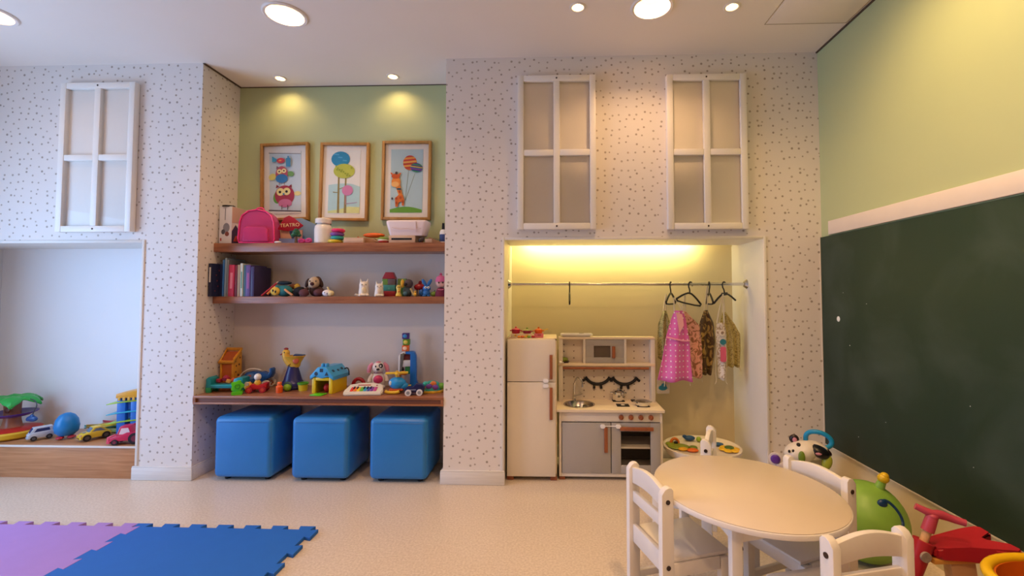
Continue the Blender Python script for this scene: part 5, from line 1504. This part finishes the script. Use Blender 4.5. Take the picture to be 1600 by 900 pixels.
def apron(label, x, y, z, rows, material, fold=.012, nf=3, ph=0.0, strap=None, rz=0.0, ties=True, tm=None):
    """rows: (z offset, left x, right x) from the bib top to the hem"""
    t = thing('kids_apron', label, 'apron', (x, y, z), R(rz), 'aprons on the clothes rail')
    m = M()
    n = 22
    fine = []
    for (za, la, ra), (zb, lb, rb) in zip(rows, rows[1:]):
        k = 5
        for i in range(k):
            s = i / k
            fine.append((za + (zb - za) * s, la + (lb - la) * s, ra + (rb - ra) * s))
    fine.append(rows[-1])
    zt, zh = fine[0][0], fine[-1][0]
    g = []
    for zz, l, r_ in fine:
        q = (zt - zz) / (zt - zh)
        g.append([m.bm.verts.new((l + (r_ - l) * i / n, fold * (.25 + q) * math.sin(nf * 2 * PI * i / n + ph) - .012 * math.sin(PI * i / n), zz + .006 * math.sin(nf * 2 * PI * i / n + ph + 1) * q)) for i in range(n + 1)])
    for a, b_ in zip(g, g[1:]):
        for i in range(n):
            m.bm.faces.new((a[i], a[i + 1], b_[i + 1], b_[i]))
    o = m.build('apron_cloth', material, t, ang=80)
    sm = o.modifiers.new('thick', 'SOLIDIFY')
    sm.thickness = .0016
    tm = tm or cl('#d8ceb4')
    if strap:
        for sx in (rows[0][1], rows[0][2]):
            M().tube([(sx, 0, rows[0][0] - .004), ((sx + strap[0]) / 2, .004, (rows[0][0] + strap[1]) / 2 + .01), (strap[0], .006, strap[1])], .0045, 6, smooth=1).build('neck_strap', tm, t)
    if ties:
        wz = rows[len(rows) // 2][0]
        for sx, s in ((rows[len(rows) // 2][1], -1), (rows[len(rows) // 2][2], 1)):
            M().tube([(sx, 0, wz), (sx + s * .006, .016, wz - .10), (sx - s * .004, .020, wz - .22), (sx + s * .008, .018, rows[-1][0] - .035)], .0025, 6, smooth=2).build('tie', tm, t)
    return t
M_A1 = print_mat('pink_dotted_vinyl', '#e070bc', '#f6eaf2', 'dots', (34, 27), .25)
M_A2 = print_mat('pink_cream_print', '#e3aa98', '#96664a', 'lines', (22, 20), .4)
M_A3 = print_mat('dark_photo_print', '#4f3c26', '#a58a4e', 'lines', (22, 12), .35)
M_A4 = print_mat('white_figure_print', '#dcd3c4', '#a89478', 'lines', (30, 26), .3)
M_A5 = print_mat('yellow_lace_print', '#c3b26c', '#8e7d45', 'lines', (70, 60), .5)
M_A0 = print_mat('olive_lace_print', '#b9b27c', '#7d7f4a', 'lines', (80, 70), .5)
a = apron('pink vinyl apron with rows of white dots', .835, 3.185, 1.185, [(-.060, .002, .058), (-.120, -.022, .078), (-.245, -.058, .098), (-.262, -.060, .102), (-.40, -.085, .108), (-.545, -.118, .120)], M_A1, .014, 1.5, .4, (.0, .030))
M().tube([(-.058, -.018, -.242), (.0, -.026, -.256), (.05, -.024, -.266), (.10, -.012, -.268)], .006, 6, smooth=1).build('frill', pl('#f0a0c0'), a)
M().prism([(.006, -.070), (.050, -.085), (.060, -.16), (.030, -.215)], -.020, -.017, 'y').build('neck_fold', pl('#f0b0b4'), a)
apron('cream and pink apron with brown line drawings', .965, 3.250, 1.180, [(-.062, -.055, -.035), (-.12, -.082, .02), (-.16, -.090, .060), (-.30, -.092, .076), (-.42, -.090, .080), (-.525, -.070, .078)], M_A2, .010, 2, 0, (-.035, .06))
apron('dark brown photo-print apron gathered between two others', 1.085, 3.300, 1.200, [(-.075, -.006, .016), (-.17, -.040, .060), (-.30, -.052, .070), (-.42, -.045, .060), (-.53, -.030, .040)], M_A3, .016, 2, 1, (.02, .10))
a = apron('clear apron with white, teal and pink figure print', 1.168, 3.225, 1.170, [(-.130, -.028, .022), (-.20, -.036, .034), (-.32, -.032, .036), (-.42, -.026, .030), (-.525, -.022, .024)], M_A4, .008, 1, 0, (.02, .07))
M().flat(circ(.004, -.262, .022, .020), -.024).build('figure_print', pl('#2f7c88', .6), a)
M().flat(rrect(-.016, .024, -.40, -.295, .012), -.024).build('figure_print', pl('#d8607c', .6), a)
M().flat(circ(.0, -.20, .020, .022), -.022).build('figure_print', pl('#e6dccc', .6), a)
M().tube([(.010 * math.cos(k) * (1 - k / 14), -.026, -.20 + .012 * math.sin(k) * (1 - k / 14)) for k in [i * .7 for i in range(16)]], .0016, 5).build('figure_print', pl('#8a6a50', .6), a)
apron('yellow lace-patterned apron nearest the right jamb', 1.255, 3.330, 1.190, [(-.080, -.036, -.018), (-.17, -.056, .050), (-.24, -.058, .085), (-.36, -.055, .088), (-.47, -.050, .080)], M_A5, .014, 3, .5, (-.03, .06))
apron('olive lace-patterned apron behind the pink dotted one', .800, 3.335, 1.190, [(-.070, -.004, .016), (-.17, -.042, .045), (-.30, -.050, .06), (-.42, -.045, .05)], M_A0, .012, 2, .2, (.02, .05))
t = thing('clear_pouch', 'clear pouch with a teal cloud print below the pink apron', 'pouch', (.762, 3.23, .545))
parts(t, [('pouch', mat('clear_vinyl', '#d8cbb8', .2, alpha=.35, vary=0), M().rbox(-.042, .046, 0, .105, -.001, .001, .008)), ('cloud_print', '#1f6f80', M().prism(circ(.0, .040, .030, .018), -.0022, -.0012, 'y').prism(circ(.006, .056, .017, .016), -.0030, -.0020, 'y')), ('string', cl('#d8ceb4'), M().tube([(.01, -.004, .05), (.014, -.004, .10), (.018, -.002, .14)], .003, 6))])

# ------------------------------------------------------------------ activity tray on the niche floor
t = thing('activity_table', 'low white activity table with flower and animal toys in the niche', 'toy table', (1.03, 3.245, 0))
M().lathe([(.0, .168), (.222, .168), (.236, .174), (.250, .186), (.262, .184), (.258, .160), (.235, .130), (.20, .122), (0, .12)], n=48, sx=1.0, sy=.92).build('tray', pl('#e2d8c8'), t)
for a in (45, 135, 225, 315):
    M().cyl((.15 * math.cos(R(a)), .14 * math.sin(R(a)), 0), (.13 * math.cos(R(a)), .12 * math.sin(R(a)), .125), .026, .022, 14).build('leg', pl('#d8cebe'), t)
fl = M()
for k in range(6):
    fl.ell((.17 + .042 * math.cos(k * PI / 3), -.05 + .042 * math.sin(k * PI / 3), .180), (.030, .030, .010), 12, 8)
fl = fl.build('yellow_flower', pl('#e6b81e'), t)
M().ell((.17, -.05, .190), (.032, .030, .012)).build('flower_centre', pl('#4a6a2a'), fl)
lv = M().ell((-.16, .0, .178), (.075, .06, .012)).ell((-.19, .05, .180), (.05, .04, .012)).build('green_pad', pl('#8a9a34'), t)
parts(t, [('orange_button', '#dc6a22', M().ell((-.085, -.075, .178), (.040, .028, .012))), ('yellow_button', '#e0aa24', M().ell((-.145, -.060, .180), (.034, .022, .012))), ('green_knob', '#6a7f2a', M().ell((-.07, -.035, .182), (.030, .024, .014))),
          ('orange_arch', '#dc7a2a', M().tube([(-.175 + .026 * math.cos(a), .045, .185 + .032 * math.sin(a)) for a in [PI * k / 8 for k in range(9)]], .010, 8)), ('black_bead', BLK, M().ell((-.170, .030, .192), (.014, .012, .016))),
          ('blue_whale', '#1f4f86', M().ell((-.04, .15, .190), (.040, .026, .018)).ell((-.075, .155, .200), (.016, .012, .012))), ('lime_ball', '#9cb838', M().ell((.02, .13, .188), .018)), ('blue_leaf', '#2f5f90', M().ell((.12, .05, .182), (.048, .028, .010))), ('red_dot', '#a8322c', M().ell((-.01, -.10, .180), (.010, .010, .008)))])

# ------------------------------------------------------------------ cow walker in the corner
t = thing('cow_walker', 'black and white cow activity walker with blue ring handle in the corner', 'toy', (1.47, 2.74, 0), R(-22))
M_COW = pl('#e6ddd2')
M().lathe([(0, .02), (.13, .03), (.14, .10), (.12, .22), (.08, .30), (0, .31)], n=28, sy=.8).build('body', M_COW, t)
M().ell((-.03, -.06, .335), (.095, .075, .058), rot=(0, -.35, 0)).ell((.03, -.04, .345), (.080, .070, .052)).build('head', M_COW, t)
M().ell((.055, -.075, .352), (.058, .050, .034), rot=(0, .4, 0)).build('black_patch', pl(BLK), t)
M().ell((-.045, -.09, .380), (.012, .020, .012), rot=(0, -.3, 0)).build('forelock', pl(BLK), t)
M().ell((-.062, -.03, .395), (.026, .014, .026)).build('ear', pl('#2a1c20'), t)
M().ell((-.060, -.043, .393), (.012, .005, .014)).build('inner_ear', pl('#d08a98'), t)
M().ell((.085, -.055, .350), (.040, .018, .022), rot=(0, .5, 0)).build('ear', pl('#2a1c20'), t)
M().ell((.050, -.118, .352), (.018, .008, .009)).build('inner_ear', pl('#d08a98'), t)
for x, z in ((-.095, .345), (-.075, .350)):
    M().ell((x, -.115, z), (.007, .006, .009), 10, 8).build('eye', pl(BLK), t)
M().ell((-.035, -.130, .325), (.018, .012, .034)).build('green_horn', pl('#6f8a2c'), t)
M().ell((.092, -.085, .300), (.026, .022, .042), rot=(0, .25, 0)).build('lime_wing', pl('#a8b03c'), t)
M().tube([(.0, .0, .385), (.0, -.01, .425), (.03, -.02, .448), (.085, -.02, .444), (.125, -.02, .415), (.128, -.02, .385), (.105, -.02, .362), (.07, -.01, .350)], .013, 12, smooth=2).build('ring_handle', pl('#1f94cc'), t)
wl = M().cyl((-.165, -.10, .285), (-.165, -.085, .285), .036, n=24).build('purple_wheel', pl('#e0d6d8'), t)
M().ell((-.165, -.104, .287), (.026, .010, .026)).build('wheel_cap', pl('#5a2f98'), wl)
M().ell((-.12, -.09, .25), (.05, .02, .03)).build('side_panel', pl('#c8b8b4'), t)

# ------------------------------------------------------------------ green hopper ball
HBX, HBY, HR = 1.458, 2.225, .178
t = thing('hopper_ball', 'green bouncing ball with yellow horn and blue painted smile by the wall', 'ball', (HBX, HBY, 0))
M_BALL = mat('green_rubber', '#82b048', .4, vary=.28, vscale=7)
M().ell((0, 0, HR), (HR * .96, HR * .96, HR), 40, 24).build('ball', M_BALL, t)
hd = Vector((.28, -.18, .95)).normalized()
c0 = Vector((0, 0, HR))
M().cyl(c0 + hd * HR * .95, c0 + hd * (HR + .035), .022, .016, 16).build('horn_stem', M_BALL, t)
hn = M().ell(c0 + hd * (HR + .045), (.024, .024, .022), 16, 10)
hn.ell(c0 + hd * (HR + .058), (.018, .018, .016), 14, 8)
hn.build('horn_tip', pl('#d8b41e'), t)
def on_ball(az, el, k=1.004):
    return Vector((HR * .96 * k * math.cos(el) * math.sin(az), -HR * .96 * k * math.cos(el) * math.cos(az), HR + HR * k * math.sin(el)))
b_ = R(2)
M().tube([on_ball(R(8 + a), R(e + 20)) for a, e in ((-8, 28), (0, 32), (10, 28), (16, 18), (18, 6), (14, -4), (5, -9), (-3, -8))], .007, 8, smooth=2).build('smile_print', pl('#173a66'), t)
p = on_ball(R(1), R(47), .985)
M().ell(p, (.022, .014, .020), 14, 10).build('eye_print', pl('#173a66'), t)

# ------------------------------------------------------------------ wooden ride-on bike
M_RED = mat('red_painted_wood', '#a8202e', .4, vary=.05)
M_BIRCH = wood_mat('birch', '#d0a878', '#dcb88a', .45, (3, 12, 12))
t = thing('ride_on_bike', 'red and birch wooden ride-on bike with T handlebar by the chalkboard', 'ride-on toy', (1.21, 1.60, 0))
dd = Vector((.056, 0, .15)).normalized()
st = Vector((.012, 0, .365))
M().cyl(st + dd * .03, st + dd * .105, .0125, n=16).build('stem', M_BIRCH, t)
M().cyl(st + dd * .085, st + dd * .135, .019, .017, 16).ell(st + dd * .137, (.018, .018, .012)).build('handle_socket', mat('rose_plastic', '#b84458', .4), t)
M().tube([(.020, .020, .517), (.055, .0, .502), (.085, -.002, .500), (.115, -.01, .490), (.145, -.028, .485)], [.0105, .012, .014, .012, .011], 12, smooth=1).build('handlebar', mat('rose_plastic', '#b84458', .4), t)
M().cyl(st + dd * -.085, st + dd * .05, .025, .030, 18).build('steering_head', M_RED, t)
M().cyl((.010, -.028, .375), (.010, -.035, .375), .0165, n=20).build('badge', mat('badge_grey', '#9a8f86', .35, vary=.4, vscale=60), t)
M().cyl(st + dd * -.34, st + dd * -.09, .010, n=12).build('fork', M_BIRCH, t)
body = [(.035, -.030), (.06, -.034), (.13, -.045), (.19, -.062), (.255, -.085), (.275, -.070), (.272, -.030), (.21, -.014), (.205, .014), (.272, .030), (.275, .075), (.255, .088), (.19, .066), (.12, .048), (.06, .036), (.035, .032)]
bd = M()
lo = [bd.bm.verts.new((x + .01, y, .366 + .03 * max(0, x))) for x, y in body]
hi = [bd.bm.verts.new((x + .01, y, .396 + .05 * max(0, x) + .016 * math.sin(min(1, max(0, x) / .2) * PI * .5))) for x, y in body]
bd.bm.faces.new(lo[::-1])
bd.bm.faces.new(hi)
for i in range(len(body)):
    bd.bm.faces.new((lo[i], lo[(i + 1) % len(body)], hi[(i + 1) % len(body)], hi[i]))
bmesh.ops.bevel(bd.bm, geom=bd.bm.edges[:], offset=.008, segments=2, affect='EDGES')
bd.build('seat_board', M_RED, t)
M().prism([(.04, .366), (.24, .372), (.24, .358), (.04, .350)], -.03, .03, 'y', .003).build('under_board', mat('amber_wood', '#d09a4a', .4), t)
M().prism([(.10, .35), (.18, .36), (.20, .20), (.16, .13), (.12, .2)], -.018, .018, 'y', .003).build('rear_support', M_BIRCH, t)
for y in (-.042, .042):
    wl = M().cyl((.15, y - .008, .13), (.15, y + .008, .13), .13, n=36).build('rear_wheel', M_BIRCH, t)
    M().cyl((.15, y - .014, .13), (.15, y + .014, .13), .022, n=16).build('hub_cap', mat('rose_plastic', '#b84458', .4), wl)
wl = M().cyl((-.12, -.010, .11), (-.12, .010, .11), .11, n=36).build('front_wheel', M_BIRCH, t)
M().cyl((-.12, -.018, .11), (-.12, .018, .11), .02, n=16).build('hub_cap', mat('rose_plastic', '#b84458', .4), wl)

# ------------------------------------------------------------------ yellow toy tub, front right corner
t = thing('toy_bin', 'yellow-rimmed orange toy tub at the lower right corner', 'toy tub', (1.40, 1.27, 0), R(-12))
M().lathe([(0, 0), (.15, 0), (.16, .01), (.19, .46), (.185, .46), (.155, .02), (0, .012)], n=36, sy=.7).build('bucket', pl('#d8701c'), t)
M().tube([(.205 * math.cos(a), .143 * math.sin(a), .462) for a in [2 * PI * k / 40 for k in range(40)]], .014, 10, True).build('rim', pl('#e8bc14'), t)
